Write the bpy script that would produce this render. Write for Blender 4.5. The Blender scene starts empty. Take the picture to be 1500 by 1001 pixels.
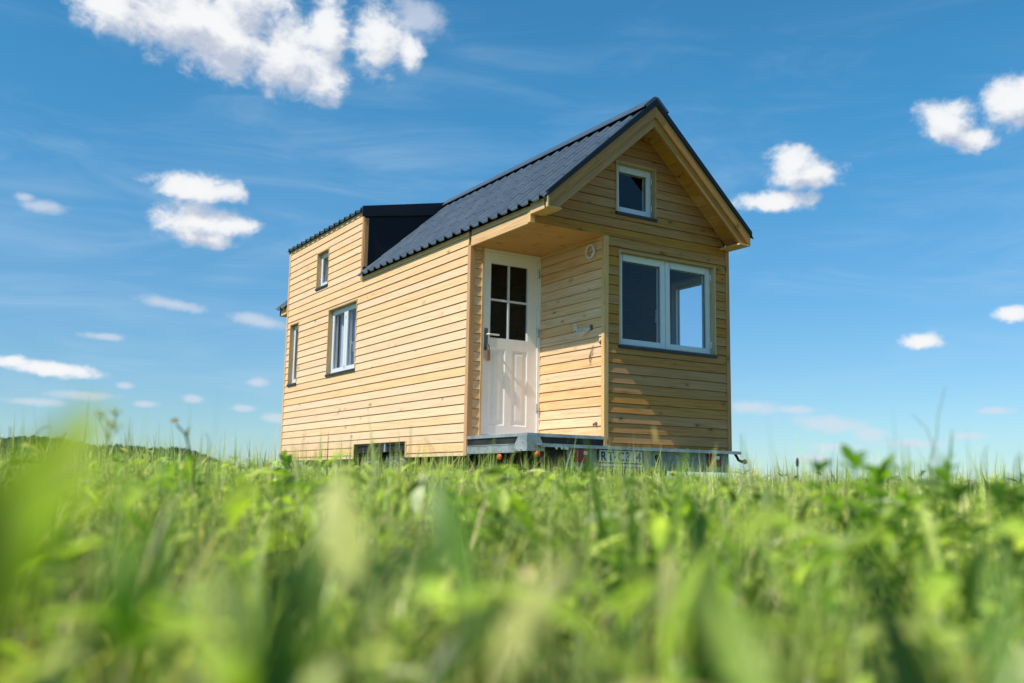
import bpy, math, random
import numpy as np

random.seed(7)
rng = np.random.default_rng(11)
scene = bpy.context.scene
COL = scene.collection

# ------------------------------------------------------------------ camera
G = 0.63                                   # trailer deck height above the ground
CAM = np.array([-4.78, -7.3754, -0.3515 + G])
YAW, PITCH, ROLL, FPX = -0.5572, 0.1445, 0.0165, 1420.77
_rt = np.array([math.cos(YAW), math.sin(YAW), 0.0])
_f0 = np.array([-math.sin(YAW), math.cos(YAW), 0.0])
_fw = _f0 * math.cos(PITCH) + np.array([0, 0, math.sin(PITCH)])
_up = -_f0 * math.sin(PITCH) + np.array([0, 0, math.cos(PITCH)])
R_ = math.cos(ROLL) * _rt + math.sin(ROLL) * _up
U_ = -math.sin(ROLL) * _rt + math.cos(ROLL) * _up


def ray(px, py):
    d = (px - 750) / FPX * R_ - (py - 500.5) / FPX * U_ + _fw
    return d / np.linalg.norm(d)


def stand(px, py, dist):
    """ground point under the direction (px, py) at a horizontal distance, and the height reached there"""
    d = ray(px, py)
    h = math.hypot(d[0], d[1])
    p = CAM + d * (dist / h)
    return np.array([p[0], p[1], 0.0]), p[2]


cam_d = bpy.data.cameras.new('camera')
cam = bpy.data.objects.new('camera', cam_d)
COL.objects.link(cam)
from mathutils import Matrix, Vector
M3 = Matrix(((R_[0], U_[0], -_fw[0]), (R_[1], U_[1], -_fw[1]), (R_[2], U_[2], -_fw[2])))
cam.matrix_world = Matrix.Translation(Vector(CAM)) @ M3.to_4x4()
cam_d.sensor_width = 36
cam_d.lens = FPX / 1500 * 36
cam_d.clip_start = 0.02
cam_d.clip_end = 20000
cam_d.dof.use_dof = True
cam_d.dof.focus_distance = 9.5
cam_d.dof.aperture_fstop = 1.8
cam_d.dof.aperture_blades = 9
scene.camera = cam
scene.view_settings.view_transform = 'Standard'
scene.view_settings.look = 'None'
scene.view_settings.exposure = 0
scene.view_settings.gamma = 1

# ------------------------------------------------------------------ node helpers


def new_mat(name):
    m = bpy.data.materials.new(name)
    m.use_nodes = True
    nt = m.node_tree
    for n in list(nt.nodes):
        nt.nodes.remove(n)
    return m, nt


def N(nt, t, **kw):
    n = nt.nodes.new(t)
    for k, v in kw.items():
        setattr(n, k, v)
    return n


def L(nt, a, b):
    nt.links.new(a, b)


def setin(n, **kw):
    for k, v in kw.items():
        n.inputs[k.replace('_', ' ')].default_value = v


def math_(nt, op, a, b=None, clamp=False):
    n = N(nt, 'ShaderNodeMath', operation=op)
    n.use_clamp = clamp
    for i, x in enumerate((a, b)):
        if x is None:
            continue
        if isinstance(x, (int, float)):
            n.inputs[i].default_value = x
        else:
            L(nt, x, n.inputs[i])
    return n.outputs[0]


def mixc(nt, f, a, b, blend='MIX'):
    n = N(nt, 'ShaderNodeMix', data_type='RGBA', blend_type=blend)
    for s, x in ((n.inputs[0], f), (n.inputs[6], a), (n.inputs[7], b)):
        if isinstance(x, (int, float)):
            s.default_value = x
        elif isinstance(x, (tuple, list)):
            s.default_value = (*x[:3], 1)
        else:
            L(nt, x, s)
    return n.outputs[2]


def ramp(nt, f, a, b, lo=0.0, hi=1.0):
    n = N(nt, 'ShaderNodeMapRange', interpolation_type='SMOOTHSTEP')
    n.inputs[1].default_value = a
    n.inputs[2].default_value = b
    n.inputs[3].default_value = lo
    n.inputs[4].default_value = hi
    L(nt, f, n.inputs[0])
    return n.outputs[0]


def out(nt, sh):
    o = N(nt, 'ShaderNodeOutputMaterial')
    L(nt, sh, o.inputs[0])


def noise(nt, vec, scale, detail=4, rough=0.55, dist=0.0):
    n = N(nt, 'ShaderNodeTexNoise')
    n.inputs['Scale'].default_value = scale
    n.inputs['Detail'].default_value = detail
    n.inputs['Roughness'].default_value = rough
    n.inputs['Distortion'].default_value = dist
    if vec is not None:
        L(nt, vec, n.inputs['Vector'])
    return n.outputs[0]


def vscale(nt, vec, s):
    m = N(nt, 'ShaderNodeMapping')
    m.inputs['Scale'].default_value = s
    L(nt, vec, m.inputs['Vector'])
    return m.outputs[0]


def wood(name, base, dark, knots=0.6, rough=0.62, var=0.22):
    m, nt = new_mat(name)
    uv = N(nt, 'ShaderNodeUVMap').outputs[0]
    at = N(nt, 'ShaderNodeAttribute', attribute_name='rnd').outputs['Fac']
    grain = noise(nt, vscale(nt, uv, (2.2, 55, 1)), 1.0, 5, 0.6, 0.6)
    fine = noise(nt, vscale(nt, uv, (9, 420, 1)), 1.0, 3, 0.6)
    blot = noise(nt, vscale(nt, uv, (1.3, 5, 1)), 1.0, 3, 0.5)
    c = mixc(nt, ramp(nt, grain, 0.38, 0.74), base, dark)
    c = mixc(nt, math_(nt, 'MULTIPLY', ramp(nt, blot, 0.45, 0.8), 0.45), c, tuple(x * y for x, y in zip(base, (1.02, 0.86, 0.68))))
    c = mixc(nt, math_(nt, 'MULTIPLY', ramp(nt, fine, 0.5, 0.8), 0.22), c, dark)
    # knots
    v = N(nt, 'ShaderNodeTexVoronoi')
    v.inputs['Scale'].default_value = 1.0
    L(nt, vscale(nt, uv, (5.2, 11.0, 1)), v.inputs['Vector'])
    sep = N(nt, 'ShaderNodeSeparateColor')
    L(nt, v.outputs['Color'], sep.inputs[0])
    has = math_(nt, 'LESS_THAN', sep.outputs[0], knots * 0.55)
    size = math_(nt, 'MULTIPLY', sep.outputs[1], 0.10)
    size = math_(nt, 'ADD', size, 0.065)
    kd = math_(nt, 'DIVIDE', v.outputs['Distance'], size)
    core = ramp(nt, kd, 0.55, 1.15, 1, 0)
    halo = ramp(nt, kd, 0.9, 2.6, 0.35, 0)
    kf = math_(nt, 'MULTIPLY', math_(nt, 'MAXIMUM', core, halo), has)
    c = mixc(nt, math_(nt, 'MULTIPLY', kf, 0.85), c, tuple(x * 0.28 for x in dark))
    # per board value
    b = math_(nt, 'ADD', math_(nt, 'MULTIPLY', at, var), 1.0 - var * 0.62)
    hs = N(nt, 'ShaderNodeHueSaturation')
    L(nt, c, hs.inputs['Color'])
    L(nt, b, hs.inputs['Value'])
    sat = math_(nt, 'ADD', math_(nt, 'MULTIPLY', math_(nt, 'FRACT', math_(nt, 'MULTIPLY', at, 7.31)), 0.22), 0.9)
    L(nt, sat, hs.inputs['Saturation'])
    p = N(nt, 'ShaderNodeBsdfPrincipled')
    L(nt, hs.outputs[0], p.inputs['Base Color'])
    p.inputs['Roughness'].default_value = rough
    p.inputs['Specular IOR Level'].default_value = 0.25
    bp = N(nt, 'ShaderNodeBump')
    bp.inputs['Strength'].default_value = 0.25
    bp.inputs['Distance'].default_value = 0.002
    L(nt, math_(nt, 'ADD', grain, fine), bp.inputs['Height'])
    L(nt, bp.outputs[0], p.inputs['Normal'])
    out(nt, p.outputs[0])
    return m


def plain(name, col, rough=0.5, metal=0.0, nscale=20.0, amp=0.12, spec=0.5, bump=0.0):
    m, nt = new_mat(name)
    tc = N(nt, 'ShaderNodeTexCoord').outputs['Object']
    n1 = noise(nt, tc, nscale, 4, 0.6)
    n2 = noise(nt, tc, nscale * 0.12, 3, 0.5)
    f = math_(nt, 'ADD', math_(nt, 'MULTIPLY', n1, 0.5), math_(nt, 'MULTIPLY', n2, 0.5))
    c = mixc(nt, ramp(nt, f, 0.35, 0.65), tuple(x * (1 - amp) for x in col), tuple(min(1, x * (1 + amp)) for x in col))
    p = N(nt, 'ShaderNodeBsdfPrincipled')
    L(nt, c, p.inputs['Base Color'])
    L(nt, ramp(nt, n1, 0.3, 0.7, rough * 0.85, min(1, rough * 1.15)), p.inputs['Roughness'])
    p.inputs['Metallic'].default_value = metal
    p.inputs['Specular IOR Level'].default_value = spec
    if bump:
        bp = N(nt, 'ShaderNodeBump')
        bp.inputs['Strength'].default_value = bump
        bp.inputs['Distance'].default_value = 0.004
        L(nt, n1, bp.inputs['Height'])
        L(nt, bp.outputs[0], p.inputs['Normal'])
    out(nt, p.outputs[0])
    return m


def glass_mat(name, tint=(0.92, 0.95, 0.99)):
    m, nt = new_mat(name)
    fr = N(nt, 'ShaderNodeFresnel')
    # a thin sheet reflects the same from both sides
    bf = N(nt, 'ShaderNodeNewGeometry').outputs['Backfacing']
    L(nt, math_(nt, 'ADD', 1.52, math_(nt, 'MULTIPLY', bf, 1 / 1.52 - 1.52)), fr.inputs['IOR'])
    tr = N(nt, 'ShaderNodeBsdfTransparent')
    tr.inputs[0].default_value = (*tint, 1)
    gl = N(nt, 'ShaderNodeBsdfGlossy')
    gl.inputs['Roughness'].default_value = 0.0
    gl.inputs[0].default_value = (0.92, 0.95, 1, 1)
    tc = N(nt, 'ShaderNodeTexCoord').outputs['Object']
    bp = N(nt, 'ShaderNodeBump')
    bp.inputs['Strength'].default_value = 0.02
    bp.inputs['Distance'].default_value = 0.02
    L(nt, noise(nt, tc, 2.5, 1), bp.inputs['Height'])
    L(nt, bp.outputs[0], gl.inputs['Normal'])
    mx = N(nt, 'ShaderNodeMixShader')
    L(nt, fr.outputs[0], mx.inputs[0])
    L(nt, tr.outputs[0], mx.inputs[1])
    L(nt, gl.outputs[0], mx.inputs[2])
    out(nt, mx.outputs[0])
    return m


def leaf_mat(name, transl=0.45, rough=0.45):
    m, nt = new_mat(name)
    at = N(nt, 'ShaderNodeAttribute', attribute_name='Col').outputs['Color']
    tc = N(nt, 'ShaderNodeTexCoord').outputs['Object']
    n = noise(nt, tc, 60, 3)
    c = mixc(nt, ramp(nt, n, 0.3, 0.7), mixc(nt, 1.0, at, (1.30, 1.20, 1.08), 'MULTIPLY'), mixc(nt, 1.0, at, (2.05, 1.82, 1.55), 'MULTIPLY'))
    p = N(nt, 'ShaderNodeBsdfPrincipled')
    L(nt, c, p.inputs['Base Color'])
    p.inputs['Roughness'].default_value = rough
    p.inputs['Specular IOR Level'].default_value = 0.35
    t = N(nt, 'ShaderNodeBsdfTranslucent')
    L(nt, mixc(nt, 1.0, c, (1.42, 1.58, 0.55), 'MULTIPLY'), t.inputs[0])
    mx = N(nt, 'ShaderNodeMixShader')
    mx.inputs[0].default_value = transl
    L(nt, p.outputs[0], mx.inputs[1])
    L(nt, t.outputs[0], mx.inputs[2])
    out(nt, mx.outputs[0])
    return m


M = {}
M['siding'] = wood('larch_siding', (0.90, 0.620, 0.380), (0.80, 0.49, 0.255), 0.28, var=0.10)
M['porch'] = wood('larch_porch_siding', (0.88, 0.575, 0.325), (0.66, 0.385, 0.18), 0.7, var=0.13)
M['gable'] = wood('larch_siding_shade_tone', (0.59, 0.287, 0.098), (0.38, 0.168, 0.050), 0.75, var=0.16)  # darker copy of the larch boards, front-wall shade put into the colour
M['trim'] = wood('larch_trim', (0.80, 0.52, 0.28), (0.60, 0.34, 0.15), 0.35, var=0.12)
M['post'] = wood('larch_corner_post', (0.62, 0.33, 0.15), (0.46, 0.22, 0.09), 0.3)  # redder than the trim: orange of the grazing sun put into the colour
M['barge'] = wood('larch_bargeboard', (0.58, 0.285, 0.100), (0.40, 0.180, 0.058), 0.85)  # shade of the front put into the colour, darker than the trim larch
M['soffit'] = wood('spruce_soffit', (0.68, 0.36, 0.120), (0.50, 0.23, 0.07), 0.9)  # shade under the roof put into the darker colour
M['casing'] = wood('larch_casing', (0.62, 0.44, 0.25), (0.5, 0.33, 0.17), 0.4)
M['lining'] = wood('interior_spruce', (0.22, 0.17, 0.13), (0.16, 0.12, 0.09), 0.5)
M['white'] = plain('white_lacquer', (0.74, 0.75, 0.77), 0.35, 0, 30, 0.03)
M['door'] = plain('door_paint', (0.93, 0.87, 0.81), 0.45, 0, 25, 0.03)
M['glass'] = glass_mat('window_glass')
M['doorglass'] = glass_mat('door_glass', (0.85, 0.74, 0.60))
M['black'] = plain('black_flashing', (0.008, 0.010, 0.016), 0.45, 0, 12, 0.2, 0.35)
M['cheek'] = plain('dark_metal_cladding', (0.006, 0.009, 0.016), 0.5, 0, 6, 0.25, 0.3)
M['tile'] = plain('slate_blue_metal_tile', (0.072, 0.099, 0.134), 0.36, 0.0, 6, 0.14, 0.5)
M['sill'] = plain('anthracite_sill', (0.02, 0.024, 0.033), 0.4, 0, 10, 0.1)
M['galv'] = plain('galvanised_steel', (0.40, 0.42, 0.44), 0.45, 0.45, 45, 0.3)
M['steel'] = plain('brushed_steel', (0.6, 0.6, 0.6), 0.28, 1.0, 60, 0.08)
M['handleplate'] = plain('dull_grey_metal', (0.16, 0.17, 0.17), 0.4, 0.7, 80, 0.2)
M['lever'] = plain('bright_lever_metal', (0.85, 0.83, 0.8), 0.3, 0.6, 60, 0.05)
M['copper'] = plain('copper_coloured_metal', (0.34, 0.18, 0.11), 0.4, 0.3, 50, 0.25)
M['rubber'] = plain('tyre_rubber', (0.10, 0.095, 0.09), 0.75, 0, 70, 0.35, 0.3, 0.5)
M['ply'] = plain('dark_phenolic_plywood', (0.022, 0.020, 0.020), 0.6, 0, 90, 0.6, 0.4, 0.6)
M['dark'] = plain('dark_chassis', (0.018, 0.017, 0.016), 0.7, 0.2, 20, 0.3)
M['red'] = plain('red_lamp_plastic', (0.26, 0.012, 0.012), 0.25, 0, 20, 0.15)
M['orange'] = plain('orange_lamp_plastic', (0.65, 0.13, 0.015), 0.3, 0, 20, 0.1)
M['plate'] = plain('number_plate_white', (0.62, 0.64, 0.66), 0.4, 0, 20, 0.05)
M['ink'] = plain('plate_lettering', (0.01, 0.01, 0.012), 0.5, 0, 20, 0.1)
M['cable'] = plain('white_cable', (0.72, 0.70, 0.68), 0.5, 0, 30, 0.05)
M['wire'] = plain('brown_wire', (0.16, 0.09, 0.07), 0.5, 0, 30, 0.2)
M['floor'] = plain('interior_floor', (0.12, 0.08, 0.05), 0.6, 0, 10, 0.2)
M['leaf'] = leaf_mat('grass_leaf', 0.48, 0.36)
M['broad'] = leaf_mat('broad_leaf_surface', 0.5, 0.36)

# ------------------------------------------------------------------ mesh builder


class MB:
    def __init__(s):
        s.v, s.f, s.uv, s.r = [], [], [], []

    def face(s, pts, uvs=None, rnd=0.5):
        i = len(s.v)
        s.v += [tuple(p) for p in pts]
        s.f.append(tuple(range(i, i + len(pts))))
        s.uv.append(uvs if uvs is not None else [(p[0] + p[1], p[2]) for p in pts])
        s.r.append(rnd)

    def box(s, a, b, grain=0, rnd=None):
        """axis aligned box, grain = axis along which the wood runs"""
        (x0, y0, z0), (x1, y1, z1) = [tuple(map(min, a, b)), tuple(map(max, a, b))]
        rnd = random.random() if rnd is None else rnd
        ou, ov = random.random() * 20, random.random() * 20
        c = [(x0, y0, z0), (x1, y0, z0), (x1, y1, z0), (x0, y1, z0), (x0, y0, z1), (x1, y0, z1), (x1, y1, z1), (x0, y1, z1)]
        for q in ((0, 3, 2, 1), (4, 5, 6, 7), (0, 1, 5, 4), (1, 2, 6, 5), (2, 3, 7, 6), (3, 0, 4, 7)):
            P = [c[k] for k in q]
            oth = [k for k in range(3) if k != grain]
            s.face(P, [(p[grain] + ou, p[oth[0]] + p[oth[1]] + ov) for p in P], rnd)

    def prism(s, poly, fn, w0, w1, ang=0.0, rnd=None):
        """2-D polygon (u,v) extruded from w0 to w1, fn maps (u,v,w) to xyz; ang = grain direction in uv"""
        rnd = random.random() if rnd is None else rnd
        ou, ov = random.random() * 20, random.random() * 20
        ca, sa = math.cos(ang), math.sin(ang)
        U = lambda u, v, w: (u * ca + v * sa + ou, -u * sa + v * ca + w + ov)
        for w in (w0, w1):
            s.face([fn(u, v, w) for u, v in poly], [U(u, v, w) for u, v in poly], rnd)
        n = len(poly)
        for i in range(n):
            a, b = poly[i], poly[(i + 1) % n]
            q = [(a, w0), (b, w0), (b, w1), (a, w1)]
            s.face([fn(p[0], p[1], w) for p, w in q], [U(p[0], p[1], w) for p, w in q], rnd)

    def tube(s, path, r, n=8, cap=True):
        path = [np.array(p, float) for p in path]
        rs = r if isinstance(r, (list, tuple)) else [r] * len(path)
        rings = []
        prev = None
        for i, p in enumerate(path):
            d = path[min(i + 1, len(path) - 1)] - path[max(i - 1, 0)]
            d /= np.linalg.norm(d) + 1e-12
            if prev is None:
                a = np.array([0, 0, 1.0]) if abs(d[2]) < 0.9 else np.array([1.0, 0, 0])
                x = np.cross(d, a)
            else:
                x = prev - d * prev.dot(d)
            x /= np.linalg.norm(x) + 1e-12
            prev = x
            y = np.cross(d, x)
            rings.append([p + rs[i] * (math.cos(t) * x + math.sin(t) * y) for t in np.linspace(0, 2 * math.pi, n, endpoint=False)])
        for i in range(len(rings) - 1):
            for k in range(n):
                k2 = (k + 1) % n
                s.face([rings[i][k], rings[i][k2], rings[i + 1][k2], rings[i + 1][k]])
        if cap:
            s.face(rings[0][::-1])
            s.face(rings[-1])

    def lathe(s, prof, c, axis=0, n=40, mod=None):
        """profile [(w, r)] turned about an axis through c"""
        def P(w, r, t):
            q = [0, 0, 0]
            o = [k for k in range(3) if k != axis]
            q[axis] = c[axis] + w
            q[o[0]] = c[o[0]] + r * math.cos(t)
            q[o[1]] = c[o[1]] + r * math.sin(t)
            return q
        for k in range(n):
            t0, t1 = 2 * math.pi * k / n, 2 * math.pi * (k + 1) / n
            for i in range(len(prof) - 1):
                (w0, r0), (w1, r1) = prof[i], prof[i + 1]
                if mod:
                    r0 = mod(i, k, r0)
                    r1 = mod(i + 1, k, r1)
                s.face([P(w0, r0, t0), P(w1, r1, t0), P(w1, r1, t1), P(w0, r0, t1)])

    def build(s, name, mat, parent=None, smooth=False, z=G, merge=False, bevel=0.0):
        off = np.array([0, 0, z], float)
        if parent is not None:
            r = parent
            while r.parent:
                r = r.parent
            off = off - np.array(r.location)
        me = bpy.data.meshes.new(name)
        V = np.array(s.v, float).reshape(-1, 3) + off
        me.from_pydata(V.tolist(), [], s.f)
        uvl = me.uv_layers.new(name='UVMap')
        uvl.data.foreach_set('uv', np.array([c for f in s.uv for p in f for c in p], np.float32))
        at = me.attributes.new('rnd', 'FLOAT', 'FACE')
        at.data.foreach_set('value', np.array(s.r, np.float32))
        me.materials.append(mat)
        if merge or smooth or bevel:
            import bmesh
            bm = bmesh.new()
            bm.from_mesh(me)
            bmesh.ops.remove_doubles(bm, verts=bm.verts, dist=1e-5)
            bmesh.ops.recalc_face_normals(bm, faces=bm.faces)
            if bevel:
                ed = [e for e in bm.edges if len(e.link_faces) == 2 and e.calc_face_angle(0) > 0.6]
                bmesh.ops.bevel(bm, geom=ed, offset=bevel, segments=2, affect='EDGES', clamp_overlap=True)
            bm.to_mesh(me)
            bm.free()
            if smooth:
                me.polygons.foreach_set('use_smooth', [True] * len(me.polygons))
                me.set_sharp_from_angle(angle=math.radians(40))
        me.update()
        o = bpy.data.objects.new(name, me)
        COL.objects.link(o)
        o.parent = parent
        return o


def empty(name, loc, label, cat, group=None):
    o = bpy.data.objects.new(name, None)
    COL.objects.link(o)
    o.location = loc
    o.empty_display_size = 0.2
    tag(o, label, cat, group)
    return o


def tag(o, label=None, cat=None, group=None, kind=None):
    if label:
        o['label'] = label
    if cat:
        o['category'] = cat
    if group:
        o['group'] = group
    if kind:
        o['kind'] = kind
    return o


# ------------------------------------------------------------------ the tiny house
W, P, D, LEN, DM = 2.5, 0.868, 1.118, 6.73, 3.915       # width, porch width, porch depth, length, start of the dormer
ZL, HS, HE, HD = -0.092, 2.06, 2.213, 3.085              # wall bottom, porch soffit, eave, dormer wall top
O, EV, HB, HR = 0.321, 0.0215, 2.250, 3.3808
SL = (HR - HB) / (W / 2 + EV)
EX = 0.0962                                              # exposed board height
house = empty('tiny_house', (1.25, 3.3, 0), 'larch-clad tiny house on a galvanised trailer with dark metal roof and white door', 'tiny house')


def roof_top(x):
    return HB + SL * (min(x, W - x) + EV)


def siding(mb, T, z0, z1, zg, bounds, holes=(), p=0.010, thick=0.018, ex=EX, gap=0.0050):
    """lapped boards, rows of height ex with a groove at zg; T(a, z, w) maps to xyz with w outward"""
    k0 = math.floor((z0 - zg) / ex) - 1
    k1 = math.ceil((z1 - zg) / ex) + 1
    for k in range(k0, k1):
        zb, zt = zg + k * ex, zg + (k + 1) * ex
        a, b = max(zb, z0), min(zt, z1)
        if b - a < 0.004:
            continue
        rnd = random.random()
        ou, ov = random.random() * 30, random.random() * 30
        wj = random.uniform(-0.0012, 0.0012)
        cuts = sorted({a, b} | {h[i] for h in holes for i in (2, 3) if a < h[i] < b})
        for c0, c1 in zip(cuts[:-1], cuts[1:]):
            mid = (c0 + c1) / 2
            if c1 == zt and c1 - c0 > 2 * gap:
                c1 -= gap            # open shadow joint below the next board
            l0, r0 = bounds(c0)
            l1, r1 = bounds(c1)
            segs = [((l0, l1), (r0, r1))]
            for h in holes:
                if h[2] < mid < h[3]:
                    ns = []
                    for (sl, sr) in segs:
                        if h[1] <= min(sl) or h[0] >= max(sr):
                            ns.append((sl, sr))
                            continue
                        if h[0] > min(sl):
                            ns.append((sl, (h[0], h[0])))
                        if h[1] < max(sr):
                            ns.append(((h[1], h[1]), sr))
                    segs = ns
            w0 = (p + wj) * (1 - (c0 - zb) / ex)
            w1 = (p + wj) * (1 - (c1 - zb) / ex)
            for (sl, sr) in segs:
                if sr[0] - sl[0] < 0.002 and sr[1] - sl[1] < 0.002:
                    continue
                q = [(sl[0], c0, w0), (sr[0], c0, w0), (max(sr[1], sl[1]), c1, w1), (sl[1], c1, w1)]
                uv = [(x + ou, y + ov) for x, y, w in q]
                mb.face([T(*t) for t in q], uv, rnd)
                e = [(sl[0], c0, -thick), (sr[0], c0, -thick), (max(sr[1], sl[1]), c1, -thick), (sl[1], c1, -thick)]
                if gap:
                    zq = min(c1 + gap, z1)
                    bk = [(sl[0], c0, -thick), (sr[0], c0, -thick), (max(sr[1], sl[1]), zq, -thick), (sl[1], zq, -thick)]
                    mb.face([T(*t) for t in bk], [(t[0] + ou, t[1] + ov) for t in bk], rnd)
                for i, j in ((0, 1), (1, 2), (3, 0)):
                    qq = [q[i], q[j], e[j], e[i]]
                    mb.face([T(*t) for t in qq], [(t[0] + ou, t[1] + t[2] + ov) for t in qq], rnd)


T_left = lambda a, z, w: (-w, a, z)          # long wall, a = y
T_front = lambda a, z, w: (a, -w, z)         # gable, a = x
T_door = lambda a, z, w: (a, D - w, z)
T_side = lambda a, z, w: (P - w, a, z)
T_right = lambda a, z, w: (W + w, a, z)
T_rear = lambda a, z, w: (a, LEN + w, z)

# window openings (a0, a1, z0, z1)
big = (4.035, 5.025, 1.05, 1.945)
nar = (6.195, 6.565, 1.035, 1.935)
dor = (5.108, 5.555, 2.318, 2.835)
gab = (1.036, 2.318, 0.993, 1.939)
top = (0.994, 1.515, 2.325, 2.85)
side = (0.07, 0.78, 0.96, 1.90)
arch = (2.51, 3.965, -1.0, 0.088)

# long left wall: groove rows
ZG = 2.165
mb = MB()
bl = lambda z: (D + 0.045, LEN - 0.04) if z < HE - 0.002 else (DM + 0.0, LEN - 0.04)
siding(mb, T_left, ZL, HE, ZG, lambda z: (D + 0.045, LEN - 0.04), [big, nar, arch])
siding(mb, T_left, HE, HD, ZG, lambda z: (DM + 0.05, LEN - 0.04), [dor])
mb.build('long_wall', M['siding'], house)
# porch back strip + over the door
mb = MB()
siding(mb, T_door, 0.105, HS, 2.02, lambda z: (0.045, P), [(0.128, 0.86, 0, 2.055)])
mb.build('door_wall', M['porch'], house)
mb = MB()
siding(mb, T_side, 0.105, HS, 2.03, lambda z: (0.035, D - 0.002))
mb.build('porch_side_wall', M['porch'], house)
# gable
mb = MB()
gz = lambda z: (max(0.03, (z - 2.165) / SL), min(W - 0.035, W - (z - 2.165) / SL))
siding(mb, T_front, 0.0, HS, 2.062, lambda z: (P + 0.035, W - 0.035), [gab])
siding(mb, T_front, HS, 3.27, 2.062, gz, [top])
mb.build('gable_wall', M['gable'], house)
mb = MB()
siding(mb, T_right, ZL, HE, ZG, lambda z: (0.03, LEN - 0.03), [side])
mb.build('right_wall', M['siding'], house)
mb = MB()
gz2 = lambda z: (max(0.03, (z - 2.165) / SL), min(W - 0.03, W - (z - 2.165) / SL))
siding(mb, T_rear, ZL, 3.27, ZG, gz2)
# dormer part of the rear wall, behind the long wall's upper boards
siding(mb, T_rear, 2.2, 3.08, ZG, lambda z: (0.03, max(0.04, min(1.25, (z - 2.165) / SL))))
siding(mb, T_rear, 3.08, 3.36, ZG, lambda z: (max(0.03, (z - 3.06) / 0.26), 1.25))
mb.build('rear_wall', M['siding'], house)

# corner posts
mb = MB()
mb.box((P - 0.016, -0.014, 0.0), (P + 0.035, 0.035, HS - 0.002), 2)
mb.build('corner_post', M['trim'], house)
mb = MB()
mb.box((W - 0.035, -0.013, 0.0), (W + 0.015, 0.03, 2.165), 2)
mb.build('corner_post', M['post'], house)
mb = MB()
mb.box((-0.014, D - 0.014, ZL), (0.0, D + 0.045, HS), 2)
mb.box((-0.0, D - 0.014, ZL), (0.045, D + 0.03, HS - 0.004), 2)
mb.build('corner_post', M['post'], house)
mb = MB()
mb.box((-0.013, LEN - 0.04, ZL), (0.03, LEN + 0.013, HD), 2)
mb.build('corner_post', M['trim'], house)
mb = MB()
mb.box((-0.012, DM, HE - 0.03), (0.0, DM + 0.05, HD), 2)
mb.box((0.0, DM - 0.012, HE + 0.1), (0.05, DM + 0.03, HD - 0.1), 2)
mb.build('dormer_post', M['post'], house)
mb = MB()
for y in (arch[0] - 0.035, arch[1]):
    mb = MB()
    mb.box((-0.011, y, ZL), (0.02, y + 0.035, 0.09), 2)
    mb.build('wheel_arch_trim', M['trim'], house)

# porch ceiling, fascia
mb = MB()
mb.box((0.0, 0.0, HS), (P + 0.02, D + 0.01, HS + 0.03), 0, 0.6)
o = mb.build('porch_ceiling', M['soffit'], house)
mb = MB()
mb.box((-0.011, 0.036, HS - 0.012), (0.02, D - 0.016, 2.154), 1)
mb.box((-0.009, 0.036, 2.161), (0.02, D - 0.016, HE), 1)
mb.box((0.010, 0.036, 2.152), (0.018, D - 0.016, 2.163), 1)
mb.box((-0.014, -0.016, HS - 0.004), (0.035, 0.035, HE - 0.006), 2)
mb.build('eave_fascia', M['trim'], house)
# eave strip along the left wall under the tiles and in the overhangs
mb = MB()
for y0, y1 in ((-O + 0.002, -0.018), (LEN + 0.016, LEN + O - 0.002)):
    mb = MB()
    mb.box((-EV, y0, 2.125), (0.0, y1, 2.225), 1)
    mb.box((0.0, y0, 2.125), (0.13, y1, 2.140), 1)
    mb.build('eave_return', M['trim'], house)
    mb = MB()
    mb.box((W, y0, 2.125), (W + EV, y1, 2.225), 1)
    mb.box((W - 0.13, y0, 2.125), (W, y1, 2.140), 1)
    mb.build('eave_return', M['trim'], house)
# soffit under the front and rear overhang, boards along the ridge direction
for y0, y1 in ((-O + 0.06, -0.004), (LEN + 0.004, LEN + O - 0.06)):
    n = 12
    mb = MB()
    for s in (0, 1):
        for k in range(n):
            xa, xb = 1.25 * k / n + (0.002 if k else -0.02), 1.25 * (k + 1) / n - 0.002
            X = lambda x: x if s == 0 else W - x
            poly = [(X(xa), roof_top(xa) - 0.10), (X(xb), roof_top(xb) - 0.10), (X(xb), roof_top(xb) - 0.075), (X(xa), roof_top(xa) - 0.075)]
            rn = random.random()
            ou = random.random() * 9
            pts = [(u, y, v) for y in (y0, y1) for u, v in poly]
            for q in ((0, 1, 5, 4), (1, 2, 6, 5), (3, 0, 4, 7), (0, 1, 2, 3), (4, 5, 6, 7)):
                mb.face([pts[i] for i in q], [(pts[i][1] + ou, pts[i][0] * 1.35 + ou) for i in q], rn)
    mb.build('overhang_soffit', M['soffit'], house)


def barge(x_from, name, y0, y1, dtop, dbot, mat):
    """sloping board between two parallels of the roof line, left or right half"""
    s = x_from
    X = lambda x: x if s == 0 else W - x
    xs = -EV
    zt0, zb0 = roof_top(xs) - dtop, roof_top(xs) - dbot
    zmin = 2.126
    if zb0 < zmin:
        xc = xs + (zmin - zb0) / SL
        poly = [(xs, zmin), (xc, zmin), (1.25, HR - dbot), (1.25, HR - dtop), (xs, zt0)]
    else:
        poly = [(xs, zb0), (1.25, HR - dbot), (1.25, HR - dtop), (xs, zt0)]
    mb = MB()
    ang = math.atan(SL) * (1 if s == 0 else -1)
    mb.prism([(X(u), v) for u, v in poly], lambda u, v, w: (u, w, v), y0, y1, ang)
    return mb.build(name, mat, house)


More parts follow.
